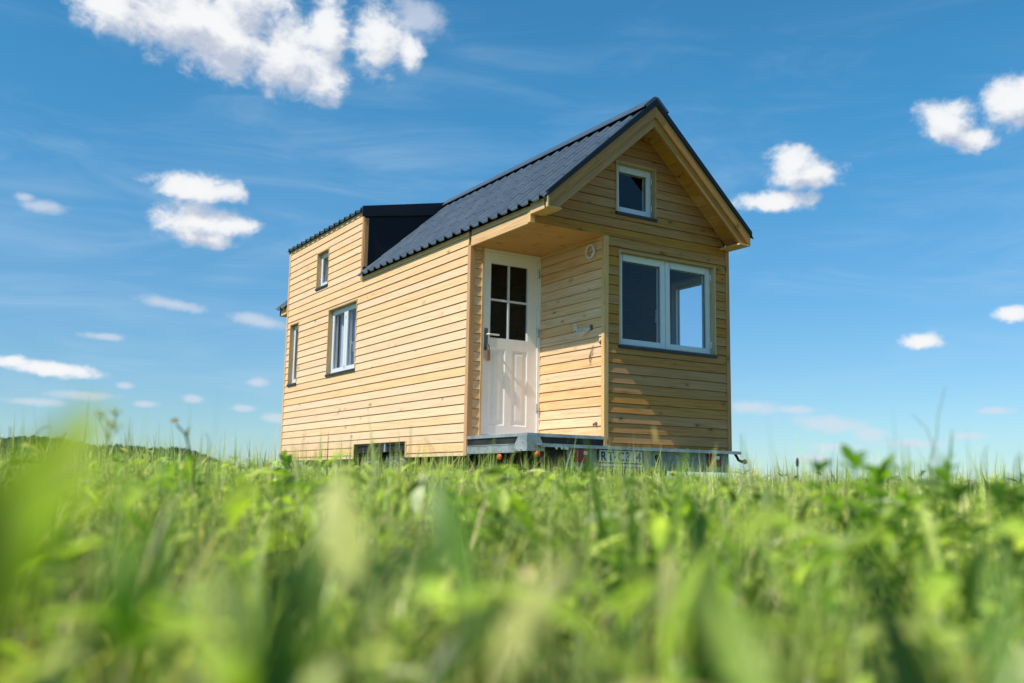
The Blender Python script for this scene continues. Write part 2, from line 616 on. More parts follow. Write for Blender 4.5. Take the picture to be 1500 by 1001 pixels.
for s in (0, 1):
    barge(s, 'bargeboard', -O, -O + 0.024, 0.0, 0.124, M['barge'])
    barge(s, 'inner_bargeboard', -O + 0.0245, -O + 0.062, 0.03, 0.222, M['barge'])
    barge(s, 'bargeboard', LEN + O - 0.024, LEN + O, 0.0, 0.124, M['barge'])
    barge(s, 'inner_bargeboard', LEN + O - 0.062, LEN + O - 0.0245, 0.03, 0.222, M['barge'])

# ---- roof: pressed metal tiles
PER, STEP = 0.183, 0.35
CA, SA = 1 / math.hypot(1, SL), SL / math.hypot(1, SL)


def wave(y):
    """flat pan, then a steep-sided roll"""
    t = (y / PER) % 1.0
    sm = lambda a, b: (lambda q: q * q * (3 - 2 * q))(min(1.0, max(0.0, (t - a) / (b - a))))
    return 0.030 * (sm(0.26, 0.44) - sm(0.60, 0.76)) + 0.004 * math.sin(math.pi * min(1, max(0, (t - 0.4) / 0.24))) - 0.003 * math.exp(-((t - 0.02) / 0.05) ** 2)


def tile_sheet(mb, y0, y1, x0, z0, slope, x1, right=False, step=STEP):
    """tiles from the eave (x0,z0) up to x1"""
    ca, sa = 1 / math.hypot(1, slope), slope / math.hypot(1, slope)
    Ls = (x1 - x0) / ca
    ys = np.arange(y0, y1 + 1e-6, 0.0065)
    rows = []
    n = int(math.ceil(Ls / step))
    for k in range(n):
        a, b = k * step, min((k + 1) * step, Ls)
        rows += [(a, 0.0065), (a + 0.010, 0.007), (b, 0.001)]
    W_ = [wave(y) for y in ys]
    g = []
    for s_, h in rows:
        line = []
        for y, w in zip(ys, W_):
            # tile fronts follow the wave
            hh = h * 0.9 + w + 0.012
            x = x0 + s_ * ca - sa * hh
            z = z0 + s_ * sa + ca * hh
            line.append((W - x if right else x, y, z))
        g.append(line)
    base = len(mb.v)
    # eave lip
    lip = [(q[0] + (0.004 if not right else -0.004), q[1], q[2] - 0.014) for q in g[0]]
    g = [lip] + g
    m = len(ys)
    for line in g:
        mb.v += line
    for i in range(len(g) - 1):
        for j in range(m - 1):
            mb.f.append((base + i * m + j, base + i * m + j + 1, base + (i + 1) * m + j + 1, base + (i + 1) * m + j))
            mb.uv.append([(0, 0)] * 4)
            mb.r.append(0.5)


def smooth_sharp(o, ang=35):
    o.data.polygons.foreach_set('use_smooth', [True] * len(o.data.polygons))
    o.data.set_sharp_from_angle(angle=math.radians(ang))


mb = MB()
ze = roof_top(-0.055)
tile_sheet(mb, -O - 0.004, DM - 0.004, -0.055, HE - 0.008, (HR - 0.010 - HE + 0.008) / (1.25 + 0.055), 1.25)
tile_sheet(mb, LEN + 0.02, LEN + O + 0.004, -0.055, HE - 0.008, (HR - 0.010 - HE + 0.008) / (1.25 + 0.055), 1.25)
tile_sheet(mb, -O - 0.004, LEN + O + 0.004, -0.055, HE - 0.008, (HR - 0.010 - HE + 0.008) / (1.25 + 0.055), 1.25, True)
roof = mb.build('roof', M['tile'], house)
smooth_sharp(roof)
# solid roof deck below the tiles
mb = MB()
for s in (0, 1):
    X = lambda x: x if s == 0 else W - x
    y1 = LEN + O - 0.03
    poly = [(X(0.022), 2.195), (X(1.25), HR - 0.072), (X(1.25), HR - 0.025), (X(0.022), 2.225)]
    mb.prism(poly, lambda u, v, w: (u, w, v), -O + 0.027, y1)
mb.build('roof_deck', M['dark'], roof)
# ridge cap
mb = MB()
zr = HR + 0.078
for s in (-1, 1):
    pts = [(1.25, zr), (1.25 + s * 0.03, zr - 0.006), (1.25 + s * 0.155, zr - 0.118), (1.25 + s * 0.158, zr - 0.135)]
    for (xa, za), (xb, zb) in zip(pts[:-1], pts[1:]):
        mb.face([(xa, -O - 0.012, za), (xb, -O - 0.012, zb), (xb, LEN + O, zb), (xa, LEN + O, za)])
    # closed end
    mb.face([(1.25, -O - 0.012, zr), (pts[1][0], -O - 0.012, pts[1][1]), (pts[2][0], -O - 0.012, pts[2][1]), (1.25 + s * 0.12, -O - 0.012, zr - 0.135), (1.25, -O - 0.012, zr - 0.06)])
mb.build('ridge_cap', M['tile'], roof)
# dark verge flashing along the gable
mb = MB()
for s in (0, 1):
    X = lambda x: x if s == 0 else W - x
    for y0, y1 in ((-O - 0.016, -O + 0.05), (LEN + O - 0.05, LEN + O + 0.016)):
        xa = -0.035
        poly = [(X(xa), roof_top(xa) - 0.012), (X(1.25), HR - 0.012), (X(1.25), HR + 0.058), (X(xa), roof_top(xa) + 0.040)]
        mb = MB()
        mb.prism(poly, lambda u, v, w: (u, w, v), y0, y1)
        mb.build('verge_flashing', M['black'], roof)
# small end cap of the eave at the front left, in the paler trim wood
mb = MB()
mb.box((-EV - 0.012, -O - 0.008, 2.125), (-EV + 0.004, -O + 0.024, 2.275), 2)
mb.build('bargeboard_end', M['trim'], house)

# ---- dormer
SD = (HR - 0.03 - HD) / 1.25
dorm = MB()
# cheek
dorm.prism([(0.05, HE + 0.02), (1.2, HR - 0.06), (1.2, HR - 0.05), (0.05, HD + 0.005)], lambda u, v, w: (u, w, v), DM, DM + 0.03)
dorm.box((-0.002, DM - 0.012, HE - 0.035), (0.09, DM + 0.02, HE + 0.13))
dormer = dorm.build('dormer', M['cheek'], house)
mb = MB()
tile_sheet(mb, DM - 0.01, LEN + 0.03, -0.045, HD - 0.014, SD, 1.27, False, 0.6)
dr = mb.build('dormer_roof', M['tile'], dormer)
smooth_sharp(dr)
mb = MB()
mb.prism([(-0.04, HD - 0.004), (1.25, HR - 0.035), (1.25, HR - 0.012), (-0.04, HD + 0.018)], lambda u, v, w: (u, w, v), DM + 0.01, LEN + 0.01)
mb.build('dormer_roof_deck', M['black'], dormer)
mb = MB()
mb.prism([(-0.048, HD - 0.095), (1.25, HR - 0.16), (1.25, HR + 0.014), (-0.048, HD + 0.045)], lambda u, v, w: (u, w, v), DM - 0.035, DM - 0.010)
mb.build('dormer_flashing', M['black'], dormer)
mb = MB()
mb.box((-0.022, LEN - 0.01, HD - 0.03), (0.0, LEN + 0.03, HD + 0.03))
mb.build('dormer_flashing', M['black'], dormer)


# ---- windows
def window(T, hole, sashes, name='window', handle=True, frame_in=0.052, label=None, hinge_side=1, depth=0.12):
    a0, a1, z0, z1 = hole

    def bx(mb, A, B, grain=0):
        """box in wall coordinates"""
        (p0, q0, r0), (p1, q1, r1) = A, B
        mb.prism([(p0, q0), (p1, q0), (p1, q1), (p0, q1)], T, r0, r1, 0 if grain == 0 else math.pi / 2)
    t = 0.016
    # wood casing round the opening
    fr = MB()
    b0, b1, c0, c1 = a0 + t, a1 - t, z0, z1 - t
    fo = 0.022
    for A, B in (((b0, c0, -frame_in - 0.06), (b0 + fo, c1, -frame_in - 0.004)), ((b1 - fo, c0, -frame_in - 0.06), (b1, c1, -frame_in - 0.004)),
                 ((b0 + fo, c1 - fo, -frame_in - 0.06), (b1 - fo, c1, -frame_in - 0.004)), ((b0 + fo, c0, -frame_in - 0.06), (b1 - fo, c0 + fo, -frame_in - 0.004))):
        bx(fr, A, B)
    f = fr.build(name, M['white'], house, bevel=0.002)
    if label:
        f['label'] = label
    cs = MB()
    bx(cs, (a0, z0, -depth), (a0 + t, z1, 0.013), 1)
    bx(cs, (a1 - t, z0, -depth), (a1, z1, 0.013), 1)
    bx(cs, (a0 + t, z1 - t, -depth), (a1 - t, z1, 0.0125))
    bx(cs, (a0 + t, z0 - 0.02, -depth), (a1 - t, z0 - 0.003, -frame_in + 0.002))
    cs.build('casing', M['casing'], f)
    si = MB()
    bx(si, (a0 - 0.004, z0 - 0.030, -frame_in + 0.003), (a1 + 0.004, z0 - 0.001, 0.026))
    si.build('sill', M['sill'], f, bevel=0.003)
    n = sashes
    x0, x1, y0, y1 = b0 + 0.008, b1 - 0.008, c0 + 0.012, c1 - 0.010
    wdt = (x1 - x0) / n
    R = 0.062
    for k in range(n):
        s0, s1 = x0 + k * wdt + (0.0022 if k else 0), x0 + (k + 1) * wdt - (0.0022 if k < n - 1 else 0)
        sm = MB()
        wi, wo = -frame_in - 0.055, -frame_in + 0.004
        for A, B in (((s0, y0, wi), (s0 + R, y1, wo)), ((s1 - R, y0, wi), (s1, y1, wo)), ((s0 + R, y1 - R, wi), (s1 - R, y1, wo)), ((s0 + R, y0, wi), (s1 - R, y0 + R, wo))):
            bx(sm, A, B)
        # drip bead
        bx(sm, (s0 + 0.004, y0 + 0.004, wo), (s1 - 0.004, y0 + 0.016, wo + 0.008))
        sm.build('sash', M['white'], f, bevel=0.003)
        pm = MB()
        wp = -frame_in - 0.022
        pm.face([T(s0 + R - 0.004, y0 + R - 0.004, wp), T(s1 - R + 0.004, y0 + R - 0.004, wp), T(s1 - R + 0.004, y1 - R + 0.004, wp), T(s0 + R - 0.004, y1 - R + 0.004, wp)])
        pm.build('pane', M['glass'], f)
        bd = MB()
        e = 0.010
        g0, g1, h0, h1 = s0 + R - 0.001, s1 - R + 0.001, y0 + R - 0.001, y1 - R + 0.001
        for A, B in (((g0, h0, wp + 0.0015), (g0 + e * .45, h1, wp + 0.006)), ((g1 - e * .45, h0, wp + 0.0015), (g1, h1, wp + 0.006)),
                     ((g0 + e * .45, h1 - e * .45, wp + 0.0015), (g1 - e * .45, h1, wp + 0.006)), ((g0 + e * .45, h0, wp + 0.0015), (g1 - e * .45, h0 + e * .45, wp + 0.006))):
            bx(bd, A, B)
        bd.build('glazing_seal', M['black'], f)
        if handle:
            hm = MB()
            ha = s1 - R / 2 if (k == 0 and n > 1) else s0 + R / 2
            zc = (y0 + y1) / 2 - 0.05
            bx(hm, (ha - 0.014, zc - 0.035, wi - 0.012), (ha + 0.014, zc + 0.035, wi))
            bx(hm, (ha - 0.009, zc - 0.12, wi - 0.05), (ha + 0.009, zc + 0.012, wi - 0.034))
            bx(hm, (ha - 0.008, zc - 0.008, wi - 0.036), (ha + 0.008, zc + 0.008, wi - 0.01))
            hm.build('handle', M['lever'], f)
    for zz in (y0 + 0.10, y1 - 0.10):
        ah = x1 + 0.001 if hinge_side > 0 else x0 - 0.001
        hg = MB()
        hg.tube([T(ah, zz - 0.035, -frame_in + 0.010), T(ah, zz + 0.035, -frame_in + 0.010)], 0.007, 8)
        hg.build('hinge', M['steel'], f)
        if n == 2:
            am = (x0 + x1) / 2
            hg = MB()
            hg.tube([T(am, zz - 0.06, -frame_in + 0.006), T(am, zz - 0.02, -frame_in + 0.006)], 0.006, 8)
            hg.build('hinge', M['steel'], f)
    return f


w_big = window(T_left, big, 2, label='double window low in the long sunlit wall')
window(T_left, nar, 1, label='tall narrow window at the far end of the long wall')
w_dor = window(T_left, dor, 1, label='small window in the dormer')
window(T_front, gab, 2, label='wide double window in the front gable')
window(T_front, top, 1, label='small square window high in the gable')
window(T_right, side, 1)

# added folded sheets behind long-wall panes, imitating their pale reflection
M['reflection_sheet'] = plain('pale_reflection_sheet', (0.58, 0.57, 0.62), 0.8, 0, 8, 0.1, 0.2)
for (a0, a1, z0, z1), f in ((big, w_big), (dor, w_dor)):
    for q0, q1 in ((a0 + 0.06, (a0 + a1) / 2 - 0.03), ((a0 + a1) / 2 + 0.02, a1 - 0.05)):
        mb = MB()
        n = 40
        X = [0.165 + 0.016 * math.sin(i * 1.05 + 0.6 * math.sin(i * 0.31)) for i in range(n + 1)]
        Y = [q0 + (q1 - q0) * i / n for i in range(n + 1)]
        for i in range(n):
            mb.face([(X[i], Y[i], z0 - 0.06), (X[i + 1], Y[i + 1], z0 - 0.06), (X[i + 1], Y[i + 1], z1 + 0.03), (X[i], Y[i], z1 + 0.03)])
        mb.build('reflection_sheet', M['reflection_sheet'], f, smooth=True)

# ---- door
mb = MB()
F0, F1, FT, FB = 0.128, 0.862, 2.052, 0.108
mb.box((F0, D - 0.018, FB), (F0 + 0.02, D + 0.06, FT), 2)
mb.build('door_casing', M['trim'], house)
mb = MB()
mb.box((F0 + 0.021, D - 0.010, FB), (F0 + 0.034, D + 0.06, FT - 0.001))
mb.box((F1 - 0.040, D - 0.010, FB), (F1, D + 0.06, FT - 0.001))
mb.box((F0 + 0.034, D - 0.010, FT - 0.022), (F1 - 0.040, D + 0.06, FT - 0.001))
mb.box((F0 + 0.034, D - 0.012, FB), (F1 - 0.040, D + 0.06, FB + 0.012))
dframe = mb.build('door_frame', M['door'], house, bevel=0.002)
X0, X1, Z0, Z1 = 0.165, 0.818, 0.124, 2.026
gx0, gx1, gz0, gz1 = 0.240, 0.706, 1.118, 1.915
yd = D + 0.004
mb = MB()
mb.box((X0, yd, Z0), (gx0, yd + 0.04, Z1))
mb.box((gx1, yd, Z0), (X1, yd + 0.04, Z1))
mb.box((gx0, yd, gz1), (gx1, yd + 0.04, Z1))
mb.box((gx0, yd, 1.02), (gx1, yd + 0.04, gz0))
mb.box((gx0, yd, Z0), (gx1, yd + 0.04, 0.225))
mb.box((0.434, yd, 0.225), (0.512, yd + 0.04, 1.02))
door = mb.build('door', M['door'], house)
for p0, p1 in ((gx0, 0.434), (0.512, gx1)):
    pm = MB()
    z0, z1 = 0.225, 1.02
    lev = [(0.0, 0.0), (0.010, 0.006), (0.022, 0.007), (0.034, 0.007), (0.062, 0.002)]
    for (i0, d0), (i1, d1) in zip(lev[:-1], lev[1:]):
        A = [(p0 + i0, yd + d0, z0 + i0), (p1 - i0, yd + d0, z0 + i0), (p1 - i0, yd + d0, z1 - i0), (p0 + i0, yd + d0, z1 - i0)]
        B = [(p0 + i1, yd + d1, z0 + i1), (p1 - i1, yd + d1, z0 + i1), (p1 - i1, yd + d1, z1 - i1), (p0 + i1, yd + d1, z1 - i1)]
        for k in range(4):
            pm.face([A[k], A[(k + 1) % 4], B[(k + 1) % 4], B[k]])
    pm.face(B)
    pm.build('door_panel', M['door'], door)
mb = MB()
xm, zm = (gx0 + gx1) / 2 - 0.005, 1.525
mb.box((xm - 0.010, yd + 0.004, gz0), (xm + 0.010, yd + 0.03, gz1))
mb.box((gx0, yd + 0.005, zm - 0.010), (xm - 0.010, yd + 0.03, zm + 0.010))
mb.box((xm + 0.010, yd + 0.005, zm - 0.010), (gx1, yd + 0.03, zm + 0.010))
for a, b, c, d in ((gx0, gx0 + 0.008, gz0, gz1), (gx1 - 0.008, gx1, gz0, gz1), (gx0 + 0.008, gx1 - 0.008, gz0, gz0 + 0.008), (gx0 + 0.008, gx1 - 0.008, gz1 - 0.008, gz1)):
    mb.box((a, yd + 0.003, c), (b, yd + 0.0295, d))
mb.build('glazing_bar', M['white'], door)
for a, b in ((gx0, xm), (xm, gx1)):
    for c, d in ((gz0, zm), (zm, gz1)):
        pm = MB()
        pm.face([(a, yd + 0.018, c), (b, yd + 0.018, c), (b, yd + 0.018, d), (a, yd + 0.018, d)])
        pm.build('door_pane', M['doorglass'], door)
mb = MB()
mb.box((0.178, yd - 0.008, 0.985), (0.218, yd, 1.215))
mb.tube([(0.198, yd - 0.004, 1.03), (0.198, yd - 0.022, 1.03)], 0.013, 12)
hp = mb.build('door_handle_plate', M['handleplate'], door, bevel=0.003)
mb = MB()
mb.tube([(0.198, yd - 0.004, 1.148), (0.198, yd - 0.045, 1.148), (0.206, yd - 0.052, 1.148), (0.325, yd - 0.052, 1.150)], [0.009, 0.009, 0.0095, 0.0085], 10)
mb.build('door_handle', M['lever'], door, smooth=True)
for zz in (0.42, 1.22, 1.86):
    mb = MB()
    mb.tube([(X1 + 0.006, D - 0.014, zz - 0.05), (X1 + 0.006, D - 0.014, zz + 0.05)], 0.008, 8)
    mb.box((X1 + 0.008, D - 0.0125, zz - 0.045), (X1 + 0.03, D - 0.0102, zz + 0.045))
    mb.build('hinge', M['steel'], door)

# key safe hanging from the door lock: a thing of its own
lock = empty('lock_box', (0.205, D - 0.03, 0.9 + G), 'small copper-coloured key lock box hanging from the white door below its handle', 'lock box')
mb = MB()
mb.box((0.190, yd - 0.045, 0.878), (0.232, yd - 0.016, 0.985))
mb.build('lock_body', M['copper'], lock, bevel=0.005)
mb = MB()
mb.tube([(0.198, yd - 0.030, 0.98), (0.196, yd - 0.030, 1.02), (0.203, yd - 0.030, 1.038), (0.214, yd - 0.030, 1.04), (0.223, yd - 0.030, 1.02), (0.222, yd - 0.030, 0.98)], 0.0055, 8)
mb.build('shackle', M['handleplate'], lock)

# ---- cables on the porch side wall
mb = MB()
cy, cz = 0.205, 1.935
pts = []
for i in range(70):
    t = 2 * math.pi * i / 28
    pts.append((P - 0.022 - 0.006 * (i / 28), cy + (0.062 + 0.006 * math.sin(i * 0.5)) * math.cos(t), cz + (0.066 + 0.005 * math.cos(i * 0.37)) * math.sin(t)))
pts.append((P + 0.0, cy - 0.03, cz - 0.02))
mb.tube(pts, 0.0062, 8)
mb.build('cable_coil', M['cable'], house, smooth=True)
mb = MB()
rr = random.Random(5)
for k in range(5):
    a = [(P + 0.005, 0.205, 1.172)]
    for i in range(1, 9):
        t = i / 8
        a.append((P - 0.02 - 0.05 * math.sin(math.pi * t) * (0.5 + 0.12 * k), 0.205 + 0.235 * t, 1.172 + 0.02 * t - (0.02 + 0.017 * k) * math.sin(math.pi * t)))
    mb.tube(a, 0.0042 if k < 3 else 0.003, 6)
mb.tube([(P - 0.03, 0.43, 1.185), (P - 0.035, 0.455, 1.22), (P - 0.03, 0.44, 1.235), (P - 0.03, 0.42, 1.21), (P - 0.03, 0.43, 1.185), (P - 0.03, 0.475, 1.17)], 0.005, 6)
mb.build('cable_loop', M['cable'], house, smooth=True)
mb = MB()
mb.tube([(P + 0.002, 0.205, 1.172), (P - 0.016, 0.21, 1.174)], 0.028, 12)
mb.build('cable_end', M['wire'], house)
for k in range(4):
    mb = MB()
    y = 0.165 + 0.018 * k
    z = 1.0 - 0.03 * k
    mb.tube([(P + 0.004, y, z), (P - 0.022, y + 0.006, z - 0.02), (P - 0.024, y + rr.uniform(-.02, .02), z - 0.07), (P - 0.014, y + rr.uniform(-.03, .03), z - 0.11)], 0.0024, 6)
    mb.build('cable_end', M['wire'], house)
for a, b, r in (((P + 0.003, 0.05, 1.03), (P - 0.02, 0.055, 1.0), 0.012), ((P + 0.003, 0.115, 0.222), (P - 0.022, 0.115, 0.222), 0.018), ((P + 0.003, 0.155, 0.218), (P - 0.018, 0.155, 0.218), 0.012)):
    mb = MB()
    mb.tube([a, b], r, 8)
    mb.build('cable_end', M['wire'], house)

# ---- interior, so the windows look into rooms
mb = MB()
IN = 0.12
T_li = lambda a, z, w: (IN + w, a, z)
T_ri = lambda a, z, w: (W - IN - w, a, z)
T_fi = lambda a, z, w: (a, IN + w, z)
T_bi = lambda a, z, w: (a, LEN - IN - w, z)
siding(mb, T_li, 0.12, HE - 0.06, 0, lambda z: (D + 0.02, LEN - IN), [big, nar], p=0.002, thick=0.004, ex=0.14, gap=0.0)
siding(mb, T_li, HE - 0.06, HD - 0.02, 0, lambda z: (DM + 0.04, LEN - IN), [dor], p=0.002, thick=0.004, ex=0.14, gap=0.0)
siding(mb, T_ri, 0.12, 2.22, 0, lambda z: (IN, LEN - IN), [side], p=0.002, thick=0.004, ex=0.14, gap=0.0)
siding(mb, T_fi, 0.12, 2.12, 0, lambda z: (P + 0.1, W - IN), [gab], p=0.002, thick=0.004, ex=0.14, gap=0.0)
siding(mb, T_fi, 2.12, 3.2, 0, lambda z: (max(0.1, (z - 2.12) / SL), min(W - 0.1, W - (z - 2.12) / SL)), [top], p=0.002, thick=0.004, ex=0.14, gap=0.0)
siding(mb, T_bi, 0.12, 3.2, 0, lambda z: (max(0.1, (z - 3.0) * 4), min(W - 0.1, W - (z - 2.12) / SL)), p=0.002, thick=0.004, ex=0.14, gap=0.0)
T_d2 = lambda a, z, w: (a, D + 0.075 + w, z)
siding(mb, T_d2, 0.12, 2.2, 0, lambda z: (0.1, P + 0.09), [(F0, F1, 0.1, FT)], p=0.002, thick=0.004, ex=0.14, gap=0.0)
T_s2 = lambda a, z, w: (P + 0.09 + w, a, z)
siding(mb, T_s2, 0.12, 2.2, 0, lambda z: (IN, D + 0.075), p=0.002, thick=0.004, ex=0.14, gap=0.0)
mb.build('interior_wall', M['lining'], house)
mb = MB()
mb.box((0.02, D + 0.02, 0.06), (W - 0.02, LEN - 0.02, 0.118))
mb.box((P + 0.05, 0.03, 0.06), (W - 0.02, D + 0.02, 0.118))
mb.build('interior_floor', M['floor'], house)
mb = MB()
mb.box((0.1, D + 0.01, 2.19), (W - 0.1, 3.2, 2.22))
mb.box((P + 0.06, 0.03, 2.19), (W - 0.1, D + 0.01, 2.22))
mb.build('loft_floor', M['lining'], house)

# ------------------------------------------------------------------ trailer under the house
mb = MB()
# deck of the porch
mb.box((0.0, 0.0, 0.004), (P + 0.05, D, 0.066))
mb.build('porch_deck', M['ply'], house)
mb = MB()
mb.box((-0.014, -0.014, 0.067), (P - 0.018, D - 0.016, 0.098))
mb.build('deck_plate', M['galv'], house, bevel=0.003)
mb = MB()
# side beam with a fold, left side of porch and hidden ones
mb.box((-0.010, 0.19, -0.070), (0.05, D - 0.016, 0.003))
mb.box((-0.016, 0.19, -0.005), (0.05, D - 0.016, 0.0035))
mb.box((-0.016, 0.19, -0.078), (0.05, D - 0.016, -0.070))
# transverse rear beam
mb.box((0.08, -0.100, -0.012), (2.56, -0.018, 0.0))
mb.box((0.08, -0.103, -0.028), (2.56, -0.098, 0.004))
mb.build('trailer_frame', M['galv'], house, bevel=0.002)
mb = MB()
# corner bracket: folded trapezoid plate round the deck corner
zt, zb_ = 0.066, -0.066
mb.prism([(-0.024, zb_), (0.155, zb_), (0.165, zb_ + 0.03), (0.11, zt), (-0.024, zt)], lambda u, v, w: (u, w, v), -0.030, -0.024)
mb.prism([(-0.030, zb_), (0.20, zb_), (0.205, zb_ + 0.025), (0.12, zt), (-0.030, zt)], lambda u, v, w: (w, u, v), -0.030, -0.024)
mb.build('corner_bracket', M['galv'], house)
def bolt(a, b, r, n):
    mb = MB()
    mb.tube([a, b], r, n)
    mb.build('bolt', M['steel'], house)


for y, z in ((0.17, -0.04), (0.14, -0.05), (0.06, -0.05)):
    bolt((-0.030, y, z), (-0.040, y, z), 0.007, 6)
for x, z in ((0.13, -0.04), (0.05, -0.05)):
    bolt((x, -0.030, z), (x, -0.040, z), 0.007, 6)
for x in (0.24, 0.30, 0.34, 0.36):
    bolt((x, -0.09, -0.035), (x, -0.112, -0.035), 0.013, 8)
for x in np.arange(1.7, 2.5, 0.16):
    bolt((x, -0.06, 0.0), (x, -0.06, 0.012), 0.010, 6)
# dark underside: floor beams, axle
mb = MB()
mb.box((0.15, -0.016, -0.20), (2.46, 0.05, -0.03))
mb.box((0.03, 0.06, -0.02), (W - 0.03, LEN - 0.05, 0.055))
for y in (0.05, 1.5, 4.6, 6.4):
    mb.box((0.25, y, -0.16), (W - 0.25, y + 0.07, -0.02))
for x in (0.45, W - 0.53):
    mb.box((x, 0.1, -0.17), (x + 0.08, LEN - 0.1, -0.02))
for y in (2.98, 3.70):
    mb.tube([(0.3, y, -0.30), (W - 0.3, y, -0.30)], 0.04, 10)
mb.box((0.7, 0.9, -0.34), (W - 0.7, 2.4, -0.16))
mb.box((0.6, 4.4, -0.32), (W - 0.6, 6.3, -0.16))
mb.box((W - 0.10, 0.9, -0.26), (W - 0.07, LEN - 0.1, -0.02))
mb.build('chassis', M['dark'], house)
mb = MB()
for y in (3.10,):
    mb.box((0.012, y - 0.02, -0.02), (0.03, y + 0.02, 0.085))
mb.build('mudguard_stay', M['galv'], house)
# light board with lamps and plate
mb = MB()
mb.box((0.40, -0.052, -0.205), (2.43, -0.034, -0.014))
mb.box((0.40, -0.060, -0.215), (2.43, -0.034, -0.203))
M['board'] = plain('shade_toned_zinc_sheet', (0.25, 0.27, 0.275), 0.55, 0.2, 30, 0.35)  # its shade is put into a darker grey than the frame steel
mb.build('light_board', M['board'], house, bevel=0.002)
for xa, xb in ((0.46, 0.63), (2.12, 2.30)):
    mb = MB()
    mb.box((xa, -0.086, -0.155), (xb, -0.053, -0.035))
    lamp = mb.build('tail_lamp', M['red'], house, bevel=0.010)
    mb = MB()
    mb.box((xa + 0.10, -0.089, -0.085), (xa + 0.145, -0.084, -0.052))
    mb.build('reflector', M['steel'], lamp)
for x in (1.47, 1.84):
    mb = MB()
    mb.lathe([(-0.054, 0.0), (-0.0555, 0.024), (-0.053, 0.034), (-0.0525, 0.036)], (x, 0, -0.095), 1, 20)
    mb.build('light_board_hole', M['dark'], house)
mb = MB()
mb.box((0.738, -0.062, -0.190), (1.296, -0.053, -0.022))
holder = mb.build('plate_holder', M['ink'], house, bevel=0.003)
mb = MB()
mb.box((0.757, -0.066, -0.148), (1.277, -0.0615, -0.034))
mb.build('number_plate', M['plate'], holder, bevel=0.003)
mb = MB()
mb.box((0.757, -0.064, -0.184), (1.277, -0.0615, -0.160))
mb.build('plate_strip', M['plate'], holder)


def text_mesh(name, s, size, origin, xdir, zdir, mat, parent, depth=0.001, sx=1.0):
    cu = bpy.data.curves.new(name, 'FONT')
    cu.body = s
    cu.size = size
    cu.extrude = depth
    cu.offset = 0.003
    ob = bpy.data.objects.new(name, cu)
    COL.objects.link(ob)
    dg = bpy.context.evaluated_depsgraph_get()
    me = bpy.data.meshes.new_from_object(ob.evaluated_get(dg))
    bpy.data.objects.remove(ob)
    bpy.data.curves.remove(cu)
    n = len(me.vertices)
    co = np.zeros(n * 3, np.float32)
    me.vertices.foreach_get('co', co)
    co = co.reshape(-1, 3)
    xd, zd = np.array(xdir, float), np.array(zdir, float)
    nd = np.cross(xd, zd)
    Pn = np.array(origin) + co[:, :1] * xd * sx + co[:, 1:2] * zd + co[:, 2:3] * nd
    r = parent
    while r.parent:
        r = r.parent
    Pn = Pn + np.array([0, 0, G]) - np.array(r.location)
    me.vertices.foreach_set('co', Pn.astype(np.float32).ravel())
    me.materials.clear()
    me.materials.append(mat)
    me.name = name
    o = bpy.data.objects.new(name, me)
    COL.objects.link(o)
    o.parent = parent
    return o


for ch, x in zip('RTC314', (0.772, 0.856, 0.975, 1.072, 1.140, 1.200)):
    text_mesh('plate_character', ch, 0.118, (x, -0.0672, -0.131), (1, 0, 0), (0, 0, 1), M['ink'], holder, 0.0006, 0.95)
mb = MB()
mb.lathe([(-0.0672, 0.0), (-0.0672, 0.013)], (0.945, 0, -0.100), 1, 14)
mb.build('plate_seal', M['ink'], holder)
# side marker lamps (orange)
mb = MB()
mb.lathe([(-0.018, 0.0), (-0.016, 0.020), (-0.006, 0.030), (0.01, 0.031)], (0.0, 0.485, -0.112), 0, 18)
lm_ = mb.build('side_marker_lamp', M['orange'], house, smooth=True)
mb = MB()
mb.lathe([(-0.055, 0.0), (-0.052, 0.018), (-0.042, 0.027), (-0.02, 0.028)], (0.085, 0.0, -0.090), 1, 18)
mb.build('side_marker_lamp', M['orange'], house, smooth=True)
# corner steady handle at the right end
mb = MB()
mb.tube([(2.50, -0.06, -0.01), (2.52, -0.075, -0.05), (2.535, -0.085, -0.085), (2.58, -0.09, -0.10), (2.62, -0.09, -0.098)], [0.014, 0.014, 0.014, 0.015, 0.018], 10)
mb.build('steady_crank', M['dark'], house, smooth=True)
mb = MB()
mb.tube([(2.612, -0.09, -0.10), (2.628, -0.09, -0.096)], 0.026, 12)
mb.build('crank_knob', M['wire'], house, smooth=True)
# wheels
ZW = -G + 0.325
tread = lambda i, k, r: r - (0.008 if (3 <= i <= 10 and (k + (i // 2)) % 3 == 0) else 0.0)
prof = [(-0.08, 0.185), (-0.092, 0.22), (-0.098, 0.26), (-0.092, 0.305), (-0.06, 0.323), (-0.055, 0.314), (-0.045, 0.326), (-0.012, 0.327), (-0.006, 0.316), (0.006, 0.316), (0.012, 0.327), (0.06, 0.323), (0.092, 0.305), (0.098, 0.26), (0.092, 0.22), (0.08, 0.185)]
for xw, sgn in ((0.17, 1), (W - 0.17, -1)):
    for yw in (2.98, 3.70):
        mb = MB()
        mb.lathe(prof, (xw, yw, ZW), 0, 72, tread)
        wh = mb.build('wheel', M['rubber'], house)
        rim = MB()
        rp = [(-0.080, 0.190), (-0.084, 0.178), (-0.050, 0.165), (-0.030, 0.12), (-0.045, 0.07), (-0.07, 0.045), (-0.072, 0.0)]
        rim.lathe([(w * sgn, r) for w, r in rp], (xw, yw, ZW), 0, 36)
        rim.build('rim', M['galv'], wh, smooth=True)

# ------------------------------------------------------------------ ground and hills


